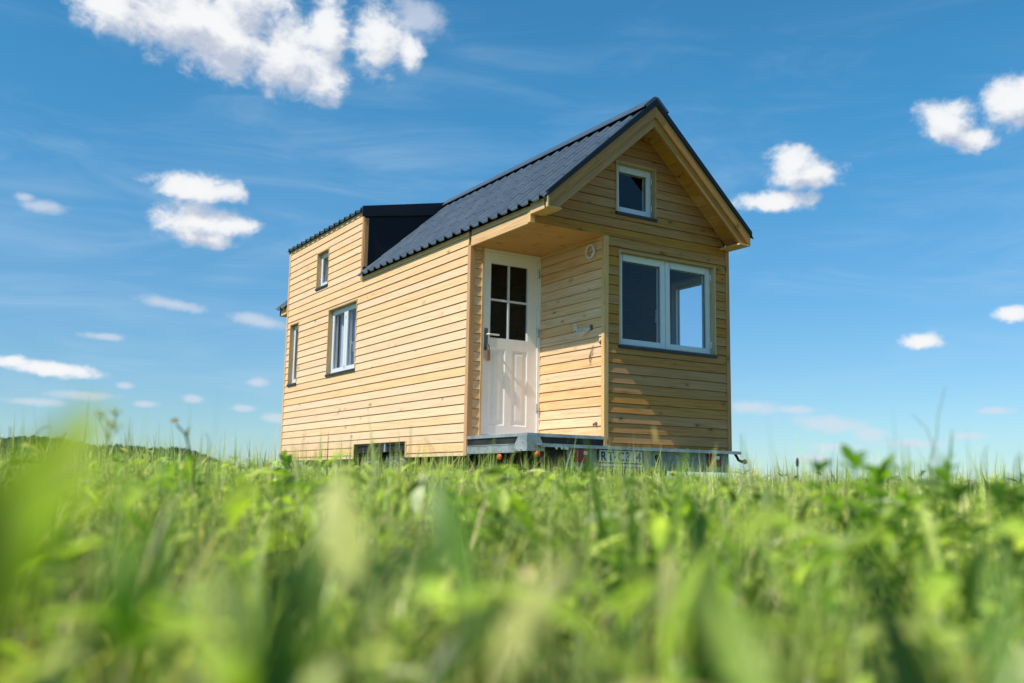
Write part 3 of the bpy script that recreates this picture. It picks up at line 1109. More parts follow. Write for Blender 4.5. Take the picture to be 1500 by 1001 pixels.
def fbm(x, y, seed=0):
    r = np.zeros_like(x)
    a = 1.0
    for k in range(4):
        r += a * np.sin(x * (1.7 ** k) + 1.3 * seed + 2.1 * np.sin(y * (1.6 ** k) * 0.8 + seed + k)) * np.cos(y * (1.75 ** k) - 0.7 * seed + k)
        a *= 0.55
    return r


m, nt = new_mat('meadow_soil')
tc = N(nt, 'ShaderNodeTexCoord').outputs['Object']
n1 = noise(nt, tc, 3.0, 6, 0.65)
n2 = noise(nt, tc, 0.05, 4, 0.6)
far = mixc(nt, ramp(nt, n1, 0.3, 0.7), (0.050, 0.085, 0.022), (0.13, 0.16, 0.055))
far = mixc(nt, ramp(nt, n2, 0.4, 0.65), far, (0.11, 0.15, 0.05))
p = N(nt, 'ShaderNodeBsdfPrincipled')
p.inputs['Roughness'].default_value = 0.95
p.inputs['Specular IOR Level'].default_value = 0.1
L(nt, far, p.inputs['Base Color'])
bp = N(nt, 'ShaderNodeBump')
bp.inputs['Strength'].default_value = 0.8
bp.inputs['Distance'].default_value = 0.06
L(nt, noise(nt, tc, 12, 5, 0.7), bp.inputs['Height'])
L(nt, bp.outputs[0], p.inputs['Normal'])
out(nt, p.outputs[0])
M['soil'] = m

rad = np.concatenate([np.linspace(0, 20, 21), np.geomspace(24, 9000, 30)])
na = 72
vs, fs = [], []
for r in rad:
    for k in range(na):
        t = 2 * math.pi * k / na
        vs.append((CAM[0] + r * math.cos(t), CAM[1] + r * math.sin(t), 0.0))
for i in range(len(rad) - 1):
    for k in range(na):
        k2 = (k + 1) % na
        fs.append((i * na + k, i * na + k2, (i + 1) * na + k2, (i + 1) * na + k))
me = bpy.data.meshes.new('ground')
me.from_pydata(vs, [], fs)
me.materials.append(M['soil'])
o = bpy.data.objects.new('ground', me)
COL.objects.link(o)
tag(o, kind='structure')


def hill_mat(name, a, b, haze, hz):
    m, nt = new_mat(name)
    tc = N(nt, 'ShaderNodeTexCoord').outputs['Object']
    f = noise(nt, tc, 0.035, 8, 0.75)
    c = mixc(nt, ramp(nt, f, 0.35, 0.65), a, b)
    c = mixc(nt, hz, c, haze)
    d = N(nt, 'ShaderNodeBsdfDiffuse')
    L(nt, c, d.inputs[0])
    out(nt, d.outputs[0])
    return m


def hill(name, dist, prof, mat, rough, seed, depth=500):
    """a ridge at a distance, given as elevation above the horizon per bearing"""
    az = np.linspace(prof[0][0], prof[-1][0], 700)
    el = np.interp(az, [q[0] for q in prof], [q[1] for q in prof])
    k = np.ones(41) / 41
    el = np.convolve(np.pad(el, 20, mode='edge'), k, mode='valid')
    H = dist * np.tan(el)
    r = np.random.default_rng(seed)
    b_ = np.convolve(r.random(len(az) + 6), np.ones(7) / 7, mode='valid') - 0.5
    H = H + (r.random(len(az)) * rough * 0.35 + 3 * rough * b_) * np.clip(H / 8, 0, 1)
    vs, fs = [], []
    n = len(az)
    for j, (dd, hh) in enumerate(((-depth, 0.0), (-depth * 0.55, 0.42), (-depth * 0.2, 0.85), (0, 1.0), (depth * 0.3, 0.9), (depth * 1.2, 0.0))):
        for i in range(n):
            rr_ = dist + dd
            vs.append((CAM[0] + rr_ * math.sin(az[i]), CAM[1] + rr_ * math.cos(az[i]), H[i] * hh - (1 if hh == 0 else 0)))
    for j in range(5):
        for i in range(n - 1):
            fs.append((j * n + i, j * n + i + 1, (j + 1) * n + i + 1, (j + 1) * n + i))
    me = bpy.data.meshes.new(name)
    me.from_pydata(vs, [], fs)
    me.materials.append(mat)
    me.polygons.foreach_set('use_smooth', [True] * len(me.polygons))
    o = bpy.data.objects.new(name, me)
    COL.objects.link(o)
    tag(o, kind='structure')
    return o


def bearing(px, py):
    d = ray(px, py)
    return math.atan2(d[0], d[1]), math.atan2(d[2], math.hypot(d[0], d[1]))


hp1 = [(-260, 690), (-150, 655), (-60, 643), (10, 641), (45, 639), (75, 641), (110, 646), (150, 655), (200, 672), (260, 694)]
hp2 = [(60, 690), (110, 658), (160, 651), (190, 653), (215, 656), (240, 657), (262, 655), (285, 661), (315, 672), (350, 684), (400, 700)]
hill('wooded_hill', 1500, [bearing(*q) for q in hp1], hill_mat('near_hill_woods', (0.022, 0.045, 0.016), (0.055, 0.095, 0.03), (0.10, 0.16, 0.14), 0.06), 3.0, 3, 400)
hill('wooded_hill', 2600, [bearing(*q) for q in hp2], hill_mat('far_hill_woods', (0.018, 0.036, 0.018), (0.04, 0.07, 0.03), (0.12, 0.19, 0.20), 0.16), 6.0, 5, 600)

# ------------------------------------------------------------------ vegetation


def mesh_obj(name, V, F, C, mat):
    """V (n,3), F (m,4) quads, C (n,3) colours"""
    me = bpy.data.meshes.new(name)
    nv, nf = len(V), len(F)
    me.vertices.add(nv)
    me.vertices.foreach_set('co', np.asarray(V, np.float32).ravel())
    me.loops.add(nf * 4)
    me.loops.foreach_set('vertex_index', np.asarray(F, np.int32).ravel())
    me.polygons.add(nf)
    me.polygons.foreach_set('loop_start', np.arange(0, nf * 4, 4, dtype=np.int32))
    me.polygons.foreach_set('loop_total', np.full(nf, 4, np.int32))
    me.polygons.foreach_set('use_smooth', np.ones(nf, bool))
    at = me.attributes.new('Col', 'FLOAT_COLOR', 'POINT')
    at.data.foreach_set('color', np.concatenate([np.asarray(C, np.float32), np.ones((nv, 1), np.float32)], 1).ravel())
    me.materials.append(mat)
    me.update()
    me.validate()
    o = bpy.data.objects.new(name, me)
    COL.objects.link(o)
    return o


def blades(base, h, w, az, bend, col, K=4, fold=0.0, tipcol=None, leanpow=2.0):
    """curved tapering blades, all arrays of length n"""
    n = len(h)
    t = np.linspace(0, 1, K + 1)[None, :]
    d = np.stack([np.cos(az), np.sin(az), 0 * az], 1)
    s = np.stack([-np.sin(az), np.cos(az), 0 * az], 1)
    zz = h[:, None] * (t - 0.45 * np.minimum(bend, 1.4)[:, None] * t ** 2.2)
    xx = (h * bend)[:, None] * t ** leanpow * 0.8
    sp = base[:, None, :] + xx[..., None] * d[:, None, :] + np.stack([0 * zz, 0 * zz, zz], 2)
    ww = w[:, None] * 0.5 * np.clip((1 - t ** 2.2), 0.03, 1) * (0.65 + 0.35 * np.minimum(1, t * 4))
    Lf = sp - ww[..., None] * s[:, None, :]
    Rt = sp + ww[..., None] * s[:, None, :]
    V = np.stack([Lf, Rt], 2).reshape(-1, 3)
    k = np.arange(K)
    F1 = np.stack([2 * k, 2 * k + 1, 2 * k + 3, 2 * k + 2], 1)
    F = (np.arange(n)[:, None, None] * (2 * (K + 1)) + F1[None]).reshape(-1, 4)
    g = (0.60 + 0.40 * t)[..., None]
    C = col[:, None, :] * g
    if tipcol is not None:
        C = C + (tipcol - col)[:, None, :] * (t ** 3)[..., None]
    C = np.repeat(C, 2, axis=1).reshape(-1, 3)
    return V, F, C


def leaves(base, dirv, nrm, ln, wd, col, cup=0.15, droop=0.2):
    """oval leaves: 5 spine rows x 3 columns"""
    n = len(ln)
    d = dirv / np.linalg.norm(dirv, axis=1, keepdims=True)
    nr = nrm - d * np.sum(nrm * d, 1, keepdims=True)
    nr /= np.linalg.norm(nr, axis=1, keepdims=True) + 1e-9
    s = np.cross(d, nr)
    t = np.array([0, 0.22, 0.5, 0.8, 1.0])
    wp = np.array([0.10, 0.75, 1.0, 0.66, 0.05])
    V = np.zeros((n, 5, 3, 3))
    for i in range(5):
        sp = base + d * (ln * t[i])[:, None] - nr * (ln * droop * t[i] ** 2)[:, None]
        for j, q in enumerate((-1, 0, 1)):
            V[:, i, j] = sp + s * (q * wd * 0.5 * wp[i])[:, None] + nr * (abs(q) * wd * cup * wp[i])[:, None]
    F = []
    for i in range(4):
        for j in range(2):
            F.append((i * 3 + j, i * 3 + j + 1, (i + 1) * 3 + j + 1, (i + 1) * 3 + j))
    F = (np.arange(n)[:, None, None] * 15 + np.array(F)[None]).reshape(-1, 4)
    C = np.repeat(col, 15, axis=0).reshape(n, 5, 3, 3).copy()
    C[:, :, 1] *= 1.12
    return V.reshape(-1, 3), F, C.reshape(-1, 3)


def join(parts):
    V, F, C, o = [], [], [], 0
    for v, f, c in parts:
        V.append(v)
        F.append(f + o)
        C.append(c)
        o += len(v)
    return np.concatenate(V), np.concatenate(F), np.concatenate(C)


PAL = np.array([(0.170, 0.245, 0.068), (0.235, 0.315, 0.095), (0.062, 0.110, 0.030), (0.330, 0.385, 0.170), (0.250, 0.305, 0.175), (0.440, 0.390, 0.225), (0.520, 0.455, 0.300), (0.130, 0.205, 0.085)])
PW = np.array([0.18, 0.20, 0.20, 0.12, 0.12, 0.10, 0.07, 0.05])


def pick(n, pal=PAL, pw=PW):
    c = pal[rng.choice(len(pal), n, p=pw / pw.sum())]
    return c * rng.uniform(0.8, 1.25, (n, 1))


def scatter(r0, r1, dens, half=math.radians(44), center=None):
    """random points in a sector in front of the camera"""
    c0 = math.atan2(_f0[0], _f0[1])
    area = half * (r1 ** 2 - r0 ** 2)
    n = int(area * dens)
    r = np.sqrt(rng.uniform(r0 ** 2, r1 ** 2, n))
    a = c0 + rng.uniform(-half, half, n)
    return np.stack([CAM[0] + r * np.sin(a), CAM[1] + r * np.cos(a), 0 * r], 1), r


def clump(p, s=1.0, seed=0):
    return fbm(p[:, 0] * 3.1 * s, p[:, 1] * 3.1 * s, seed)


def under_house(p):
    return (p[:, 0] > 0.45) & (p[:, 0] < W + 1) & (p[:, 1] > 0.5) & (p[:, 1] < LEN)


def canopy(r, p=None):
    h = np.interp(r, [0.2, 0.4, 0.7, 1.0, 1.6, 2.5, 4, 7, 12, 40], [0.235, 0.225, 0.225, 0.24, 0.275, 0.325, 0.37, 0.42, 0.46, 0.52])
    if p is not None:                      # the field grows taller towards the left
        d = p[:, :2] - CAM[:2]
        lat = (d @ _rt[:2]) / np.maximum(0.3, d @ _f0[:2])
        h = h * (1 + np.interp(lat, [-0.55, -0.2, 0.15, 0.5], [0.17, 0.12, 0.05, 0.0]) * np.interp(r, [1, 2.5], [0, 1]))
    return h


parts = []
for r0, r1, dn, half in ((0.22, 0.5, 260, 52), (0.5, 1.0, 900, 50), (1.0, 2.2, 1700, 48), (2.2, 4.5, 1700, 46), (4.5, 9, 950, 44), (9, 18, 320, 42), (18, 45, 60, 42)):
    p, r = scatter(r0, r1, dn, math.radians(half))
    keep = ~under_house(p)
    q = clump(p, 1.0, 2)
    keep &= rng.random(len(p)) < np.clip(0.75 + 0.3 * q, 0.25, 1)
    p, r, q = p[keep], r[keep], q[keep]
    n = len(p)
    h = canopy(r, p) * np.clip(rng.normal(0.76, 0.22, n), 0.25, 1.25) * (1 + 0.16 * q)
    w = rng.gamma(4, 0.0016, n) * np.interp(r, [0, 4, 9, 18, 45], [0.95, 1.0, 1.4, 2.6, 5])
    b = np.abs(rng.normal(0.62, 0.42, n))
    c = pick(n) * (1 + 0.25 * clump(p, 0.5, 5)[:, None]).clip(0.6, 1.5) * np.interp(r, [0.8, 2.0], [1.0, 1.25])[:, None]
    st = (clump(p, 0.7, 33) > 0.75) & (rng.random(n) < 0.65)         # straw-coloured patches
    c = np.where(st[:, None], np.array([[0.46, 0.40, 0.24]]) * rng.uniform(0.7, 1.2, (n, 1)), c)
    dry = rng.random(n) < 0.06
    tip = np.where(dry[:, None], np.array([[0.40, 0.33, 0.18]]), c * 1.25)
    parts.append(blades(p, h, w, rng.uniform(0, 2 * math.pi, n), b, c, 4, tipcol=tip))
# loose tufts: many long arching blades from one root
for r0, r1, dn, wm in ((0.45, 1.2, 14, 0.0075), (1.2, 2.6, 12, 0.0075), (2.6, 5.0, 8, 0.008), (5.0, 10, 4, 0.010)):
    p, r = scatter(r0, r1, dn, math.radians(47))
    p = p[~under_house(p)]
    k = 26
    n = len(p) * k
    root = np.repeat(p, k, axis=0)
    rr_ = np.hypot(root[:, 0] - CAM[0], root[:, 1] - CAM[1])
    sz = np.repeat(rng.uniform(0.8, 1.15, len(p)), k)
    tone = np.repeat(pick(len(p), PAL[[0, 1, 2, 3, 4, 7]], np.array([2, 3, 1.5, 2, 1.5, 1.0])), k, axis=0) * rng.uniform(0.75, 1.35, (n, 1))
    az = rng.uniform(0, 6.28, n)
    root = root + np.stack([np.cos(az), np.sin(az), 0 * az], 1) * rng.uniform(0, 0.03, n)[:, None]
    root[:, 2] = 0
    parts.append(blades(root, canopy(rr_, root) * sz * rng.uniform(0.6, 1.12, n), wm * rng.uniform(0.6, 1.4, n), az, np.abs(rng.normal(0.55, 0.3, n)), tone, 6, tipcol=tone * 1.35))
# taller grass left standing along the trailer
n = 800
p = np.stack([rng.uniform(-0.5, 2.75, n), -0.15 - rng.gamma(2, 0.28, n), np.zeros(n)], 1)
n2 = 1100
p2 = np.stack([-0.12 - rng.gamma(2, 0.22, n2), rng.uniform(-0.4, 6.9, n2), np.zeros(n2)], 1)
p = np.concatenate([p, p2])
n = len(p)
parts.append(blades(p, rng.uniform(0.34, 0.57, n), rng.uniform(0.005, 0.010, n), rng.uniform(0, 6.28, n), np.abs(rng.normal(0.4, 0.3, n)), pick(n), 5))
# broad blades right in front of the lens
p, r = scatter(0.2, 0.75, 330, math.radians(52))
n = len(p)
c = pick(n, np.array([(0.24, 0.34, 0.05), (0.06, 0.12, 0.02), (0.42, 0.46, 0.20), (0.16, 0.25, 0.04), (0.50, 0.45, 0.28), (0.34, 0.40, 0.28)]), np.array([0.26, 0.24, 0.14, 0.2, 0.1, 0.08]))
parts.append(blades(p, rng.uniform(0.17, 0.29, n), rng.uniform(0.006, 0.016, n), rng.uniform(0, 6.28, n), rng.uniform(0.3, 1.2, n), c, 6))
# dead thatch close to the soil
p, r = scatter(0.3, 5, 700, math.radians(46))
n = len(p)
parts.append(blades(p, rng.uniform(0.04, 0.14, n), rng.uniform(0.002, 0.005, n), rng.uniform(0, 6.28, n), rng.uniform(0.8, 2.2, n), pick(n, np.array([(0.34, 0.28, 0.15), (0.27, 0.22, 0.10), (0.42, 0.36, 0.22)]), np.array([1, 1, 1])), 4))
# thin tall stalks that stand out against the sky
p, r = scatter(1.6, 12, 9, math.radians(42))
p = p[~under_house(p)]
n = len(p)
parts.append(blades(p, rng.uniform(0.30, 0.46, n), rng.uniform(0.002, 0.004, n), rng.uniform(0, 6.28, n), np.abs(rng.normal(0.15, 0.2, n)), pick(n) * 0.9, 5))
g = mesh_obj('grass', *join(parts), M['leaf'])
tag(g, 'long green meadow grass in front of and around the tiny house', 'grass', kind='stuff')

# clover and other low leafy plants between the grass
parts = []
CP = np.array([(0.170, 0.250, 0.045), (0.245, 0.335, 0.070), (0.090, 0.150, 0.032), (0.330, 0.410, 0.120), (0.29, 0.33, 0.17)])
CW = np.array([0.3, 0.3, 0.15, 0.15, 0.1])
for r0, r1, dn, sc in ((0.3, 1.2, 150, 1.0), (1.2, 3.0, 200, 1.0), (3.0, 6.5, 120, 1.1), (6.5, 14, 24, 1.4)):
    p, r = scatter(r0, r1, dn, math.radians(46))
    q = clump(p, 0.8, 9)
    keep = (~under_house(p)) & (rng.random(len(p)) < np.clip(0.5 + 0.5 * q, 0.05, 1))
    p, r = p[keep], r[keep]
    n = len(p)
    h = canopy(r, p) * rng.uniform(0.5, 1.0, n) * np.interp(r, [1.5, 3.0], [1.0, 0.88])
    az = rng.uniform(0, 6.28, n)
    lean = rng.uniform(0, 0.35, n)
    tipp = p + np.stack([np.cos(az) * lean * h * 0.8, np.sin(az) * lean * h * 0.8, h * (1 - 0.45 * lean)], 1)
    cc = pick(n, CP, CW)
    parts.append(blades(p, h, np.full(n, 0.0022) * sc, az, lean, cc * 0.9, 3))
    for tier in range(3):
        f = 1.0 - 0.24 * tier
        tp = p + (tipp - p) * f
        a0 = rng.uniform(0, 6.28, n)
        for k in range(3):
            a = a0 + k * 2.094 + rng.normal(0, 0.2, n)
            e = rng.uniform(-0.3, 0.9, n)
            d = np.stack([np.cos(a) * np.cos(e), np.sin(a) * np.cos(e), np.sin(e)], 1)
            nr = np.stack([rng.normal(0, 0.45, n), rng.normal(0, 0.45, n), np.ones(n)], 1)
            ln = rng.uniform(0.013, 0.03, n) * sc
            parts.append(leaves(tp, d, nr, ln, ln * rng.uniform(0.4, 0.66, n), cc * rng.uniform(0.75, 1.3, (n, 1))))
# broader weed leaves: dock, plantain and dandelion, nearest the camera and in loose patches further off
BP = np.array([(0.20, 0.30, 0.035), (0.30, 0.42, 0.06), (0.050, 0.095, 0.014), (0.42, 0.50, 0.16), (0.54, 0.47, 0.27), (0.38, 0.42, 0.29)])
for r0, r1, dn, l0, l1 in ((0.20, 0.45, 380, 0.05, 0.12), (0.45, 0.8, 330, 0.05, 0.13), (0.8, 1.6, 300, 0.045, 0.12), (1.6, 3.0, 170, 0.04, 0.11), (3.0, 5.0, 60, 0.04, 0.09), (5.0, 9.0, 14, 0.04, 0.10)):
    p, r = scatter(r0, r1, dn, math.radians(48))
    q = clump(p, 0.9, 21)
    keep = (~under_house(p)) & (rng.random(len(p)) < np.clip(0.55 + 0.5 * q, 0.1, 1))
    p, r = p[keep], r[keep]
    n = len(p)
    h = canopy(r, p) * rng.uniform(0.45, 1.06, n) ** 0.8 * np.interp(r, [1.2, 2.5], [1.0, 0.9])
    a = rng.uniform(0, 6.28, n)
    e = np.where(rng.random(n) < 0.45, rng.normal(0.35, 0.4, n), rng.normal(0.95, 0.45, n))
    d = np.stack([np.cos(a) * np.cos(e), np.sin(a) * np.cos(e), np.sin(e)], 1)
    ln = rng.uniform(l0, l1, n)
    bp_ = p.copy()
    bp_[:, 2] = np.maximum(0.01, h - ln * np.maximum(0, np.sin(e)))
    cc = pick(n, BP, np.array([0.23, 0.24, 0.32, 0.14, 0.04, 0.05]))
    parts.append(leaves(bp_, d, np.stack([rng.normal(0, 0.5, n), rng.normal(0, 0.5, n), np.ones(n)], 1), ln, ln * rng.uniform(0.16, 0.38, n), cc, 0.25, 0.45))
    parts.append(blades(p, bp_[:, 2] + 0.004, np.full(n, 0.003), a, np.full(n, 0.02), cc * 0.8, 2))
g = mesh_obj('clover', *join(parts), M['broad'])
tag(g, 'low leafy clover growing through the meadow grass', 'clover', kind='stuff')

# ---- single plants that stand out
def thing(name, parts, mat, label, cat, base, group=None):
    V, F, C = join(parts)
    o = mesh_obj(name, V - np.array(base), F, C, mat)
    o.location = base
    return tag(o, label, cat, group)


def part(name, parts, mat, parent):
    V, F, C = join(parts)
    o = mesh_obj(name, V - np.array(parent.location), F, C, mat)
    o.parent = parent
    return o


def A(*x):
    return np.array([x], float)


def ribbon(p0, p1, width, col, sag=0.0, K=10, side=None, shape=0.5, tip=1.0, fold=0.25):
    """one long leaf from p0 to p1 with a midrib"""
    p0, p1 = np.array(p0, float), np.array(p1, float)
    d = p1 - p0
    if side is None:
        side = R_
    s = np.array(side, float)
    s = s - d * s.dot(d) / d.dot(d)
    s /= np.linalg.norm(s)
    nr = np.cross(s, d / np.linalg.norm(d))
    V, C = [], []
    for i in range(K + 1):
        t = i / K
        c = p0 + d * t + nr * sag * math.sin(math.pi * t) + s * 0.15 * sag * math.sin(2.2 * math.pi * t)
        w = width * 0.5 * (math.sin(math.pi * min(1, t ** shape * 0.92 + 0.06))) ** 0.8 * tip
        for q in (-1, -0.5, 0, 0.5, 1):
            V.append(c + s * q * w + nr * fold * w * abs(q))
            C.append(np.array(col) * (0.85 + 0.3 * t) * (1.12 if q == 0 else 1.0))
    F = []
    for i in range(K):
        for j in range(4):
            F.append((i * 5 + j, i * 5 + j + 1, (i + 1) * 5 + j + 1, (i + 1) * 5 + j))
    return np.array(V), np.array(F), np.array(C)


def stem(pts, r, col, n=6):
    mb = MB()
    mb.tube(pts, r, n, cap=False)
    V = np.array(mb.v, float)
    return V, np.array(mb.f), np.tile(np.array(col, float), (len(V), 1))


def foreground_leaf(px, py, dist, wpx, col, label, lean=0, name='broad_leaf', fold=0.25, turn=0.0, shape=0.8, extra=()):
    """leaf rising from the soil so that its tip reaches the direction (px, py)"""
    tip_b, hgt = stand(px, py, dist)
    tip_ = tip_b + np.array([0, 0, hgt])
    base = tip_b + R_ * lean
    base[2] = 0.0
    side = R_ * math.cos(turn) + _f0 * math.sin(turn)
    w = wpx / FPX * dist
    parts = [ribbon(base, tip_, w, col, sag=0.035, side=side, shape=shape, fold=fold, K=14)]
    for (dx, sc, c2) in extra:
        b2 = base + R_ * dx * 0.3
        b2[2] = 0
        parts.append(ribbon(b2, tip_b + R_ * dx + np.array([0, 0, hgt * sc]), w * 0.8, c2, sag=-0.015, side=side, shape=shape, fold=fold))
    return thing(name, parts, M['broad'], label, 'leaf', tuple(base), LG)


LG = 'large blurred leaves close to the camera'
def held_leaf(px, py, dist, lpx, wpx, right, up, col, label, nrm=(-0.6, 0, 0.8), droop=0.25):
    """single broad leaf carried on its own thin stalk; right/up give the way its tip points"""
    b, h = stand(px, py, dist)
    c = b + np.array([0, 0, h])
    d = R_ * right + np.array([0, 0, 1.0]) * up + _f0 * 0.2
    d = d / np.linalg.norm(d)
    ln, wd = lpx / FPX * dist, wpx / FPX * dist
    o = empty('broad_leaf', tuple(b), label, 'leaf', LG)
    part('stalk', [stem([b, b + np.array([0, 0, h * 0.6]), c - d * ln * 0.5], [0.003, 0.0025, 0.002], np.array(col) * 0.8)], M['leaf'], o)
    part('leaf_blade', [leaves((c - d * ln * 0.5)[None], d[None], np.array([nrm], float), np.array([ln]), np.array([wd]), np.array([col], float), 0.2, droop)], M['broad'], o)
    return o


foreground_leaf(136, 594, 0.38, 270, (0.19, 0.265, 0.001), 'bright yellow-green leaf standing tallest at the left edge, close and blurred', lean=-0.10, shape=0.95, turn=-0.1)
foreground_leaf(78, 668, 0.35, 240, (0.13, 0.20, 0.002), 'broad saturated green leaf just behind the tallest yellow-green leaf at the left edge', lean=-0.04, turn=-0.2)
foreground_leaf(-20, 690, 0.30, 170, (0.010, 0.030, 0.003), 'dark green blurred leaf at the lower left edge beside the yellow-green one', lean=-0.02, turn=0.66)
foreground_leaf(1238, 765, 0.38, 200, (0.018, 0.045, 0.005), 'dark green upright leaf at the lower right, close and blurred', lean=0.02, turn=0.5)
foreground_leaf(1010, 722, 0.95, 74, (0.030, 0.075, 0.010), 'dark green folded leaf in front of the right house corner', lean=-0.02, turn=0.6)
foreground_leaf(425, 775, 0.40, 140, (0.024, 0.060, 0.008), 'dark green blurred leaf left of the pale yellow leaf', lean=-0.05, turn=0.7)
foreground_leaf(1000, 820, 0.36, 130, (0.34, 0.44, 0.12), 'light green blurred leaf low in the grass right of centre', lean=0.08, turn=0.5)
foreground_leaf(1440, 790, 0.42, 120, (0.28, 0.40, 0.12), 'light green blurred leaf at the lower right edge', lean=-0.06, turn=0.5)
held_leaf(500, 770, 0.60, 190, 75, -0.35, 0.9, (0.40, 0.42, 0.16), 'pale yellow blurred leaf standing left of centre in the grass')
leafy_mass = [held_leaf(60, 760, 0.36, 230, 120, 0.5, 0.8, (0.20, 0.29, 0.004), 'short mid green leaf low at the left edge in front of the yellow-green ones'),
              held_leaf(185, 870, 0.38, 200, 90, -0.4, 0.9, (0.12, 0.22, 0.010), 'mid green leaf overlapping the foot of the yellow-green leaf')]
held_leaf(325, 880, 0.42, 90, 60, 0.3, -0.8, (0.60, 0.62, 0.50), 'whitish blurred leaf tip low at left')
held_leaf(655, 775, 0.6, 190, 60, -0.4, 0.9, (0.10, 0.19, 0.035), 'green blurred leaf in front of the long wall')
held_leaf(560, 840, 0.42, 240, 90, 0.5, 0.8, (0.020, 0.055, 0.008), 'dark green blurred leaf slanting below the pale yellow leaf')
held_leaf(770, 900, 0.42, 230, 80, 0.3, 0.9, (0.36, 0.38, 0.16), 'dull yellow blurred leaf low in the centre of the grass')
held_leaf(1120, 760, 0.7, 110, 60, 0.5, 0.6, (0.24, 0.34, 0.06), 'small bright green blurred leaf below the right house corner')


def grass_tuft(px, dist, specs, label, group=None):
    b, _ = stand(px, 690, dist)
    parts = []
    for (tx, ty, wpx, col, bow) in specs:
        tb, th = stand(tx, ty, dist)
        base = b + R_ * (tx - px) / FPX * dist * 0.25
        base[2] = 0
        parts.append(ribbon(base, tb + np.array([0, 0, th]), wpx / FPX * dist, col, sag=bow, shape=0.6, fold=0.3))
    return thing('grass_tuft', parts, M['leaf'], label, 'grass tuft', tuple(b), 'tufts of taller grass')


g1, g2, g3 = (0.16, 0.25, 0.05), (0.07, 0.14, 0.025), (0.26, 0.30, 0.11)
grass_tuft(930, 1.7, [(905, 655, 14, g3, 0.01), (858, 640, 16, g2, -0.01), (925, 690, 18, g2, 0.0), (947, 650, 10, g3, 0.01), (888, 700, 14, g1, 0.01), (975, 690, 12, g1, -0.01), (1005, 660, 22, g1, 0.01), (1060, 700, 16, g2, 0.0)],
           'tuft of broad green blades in front of the number plate')
grass_tuft(560, 2.2, [(549, 655, 12, g3, 0.01), (522, 690, 12, g1, 0.0), (590, 690, 12, g2, -0.01), (575, 700, 9, g3, 0.0)], 'tuft of pale green blades in front of the trailer wheels')
grass_tuft(1345, 2.3, [(1395, 630, 9, g2, 0.0), (1373, 655, 7, g2, 0.01), (1320, 645, 6, g1, 0.0), (1330, 650, 8, g3, -0.01), (1300, 640, 4, g1, 0.0)], 'tuft of thin upright blades behind the leafy weed at right')


def leafy_weed(px, py, dist, label, nn=22, lsz=0.035, col=(0.13, 0.25, 0.03), spread=0.06, stems=5):
    b, h = stand(px, py, dist)
    r = np.random.default_rng(int(px))
    sparts, lparts = [], []
    for k in range(stems):
        a = r.uniform(0, 6.28)
        off = np.array([math.cos(a), math.sin(a), 0]) * r.uniform(0.2, 1) * spread
        hh = h * (1.0 if k == 0 else r.uniform(0.72, 0.96))
        top_ = b + off * (0.3 if k == 0 else 1) + np.array([0, 0, hh])
        pth = [b + off * 0.15 + np.array([0, 0, 0.0])] + [b + off * (t ** 1.5) * (0.3 if k == 0 else 1) + np.array([0, 0, hh * t]) for t in (0.3, 0.6, 0.85, 0.97)]
        sparts.append(stem(pth, [0.003, 0.0028, 0.0022, 0.0018, 0.001], (0.12, 0.19, 0.05)))
        n = nn
        t = np.sort(r.uniform(0.25, 1.0, n)) ** 0.8
        bp_ = np.array([pth[0] + (top_ - pth[0]) * q for q in t])
        aa = np.arange(n) * 2.4 + r.uniform(0, 6)
        e = r.uniform(0.0, 0.7, n) + 0.5 * (t > 0.9)
        d = np.stack([np.cos(aa) * np.cos(e), np.sin(aa) * np.cos(e), np.sin(e)], 1)
        ln = lsz * r.uniform(0.6, 1.25, n)
        cc = np.array(col)[None] * r.uniform(0.65, 1.35, (n, 1))
        lparts.append(leaves(bp_, d, np.tile([[0.1, 0.1, 1.0]], (n, 1)) + r.normal(0, 0.35, (n, 3)), ln, ln * 0.5, cc, 0.2, 0.25))
    o = empty('leafy_weed', tuple(b), label, 'weed', 'leafy weeds standing above the grass')
    part('stem', sparts, M['leaf'], o)
    part('foliage', lparts, M['broad'], o)
    return o


leafy_weed(1272, 672, 1.9, 'tall leafy green weed standing against the sky right of the house', 26, 0.042, (0.14, 0.25, 0.03), 0.15, 9)
leafy_weed(840 - 20, 700, 3.4, 'small leafy weed under the porch corner', 16, 0.03)
leafy_weed(275, 668, 3.2, 'leafy weed in front of the hill beside the brown flower head', 18, 0.05, (0.14, 0.25, 0.04), 0.10)
leafy_weed(415, 665, 3.6, 'leafy weed in front of the far left house corner', 20, 0.045, (0.13, 0.23, 0.04), 0.10)
leafy_weed(1480, 690, 1.7, 'dark leafy weed at the right edge of the field', 20, 0.035, (0.06, 0.13, 0.02), 0.08)
leafy_weed(690, 720, 2.4, 'leafy weed in front of the near end of the long wall', 24, 0.04, (0.15, 0.26, 0.04), 0.14, 8)


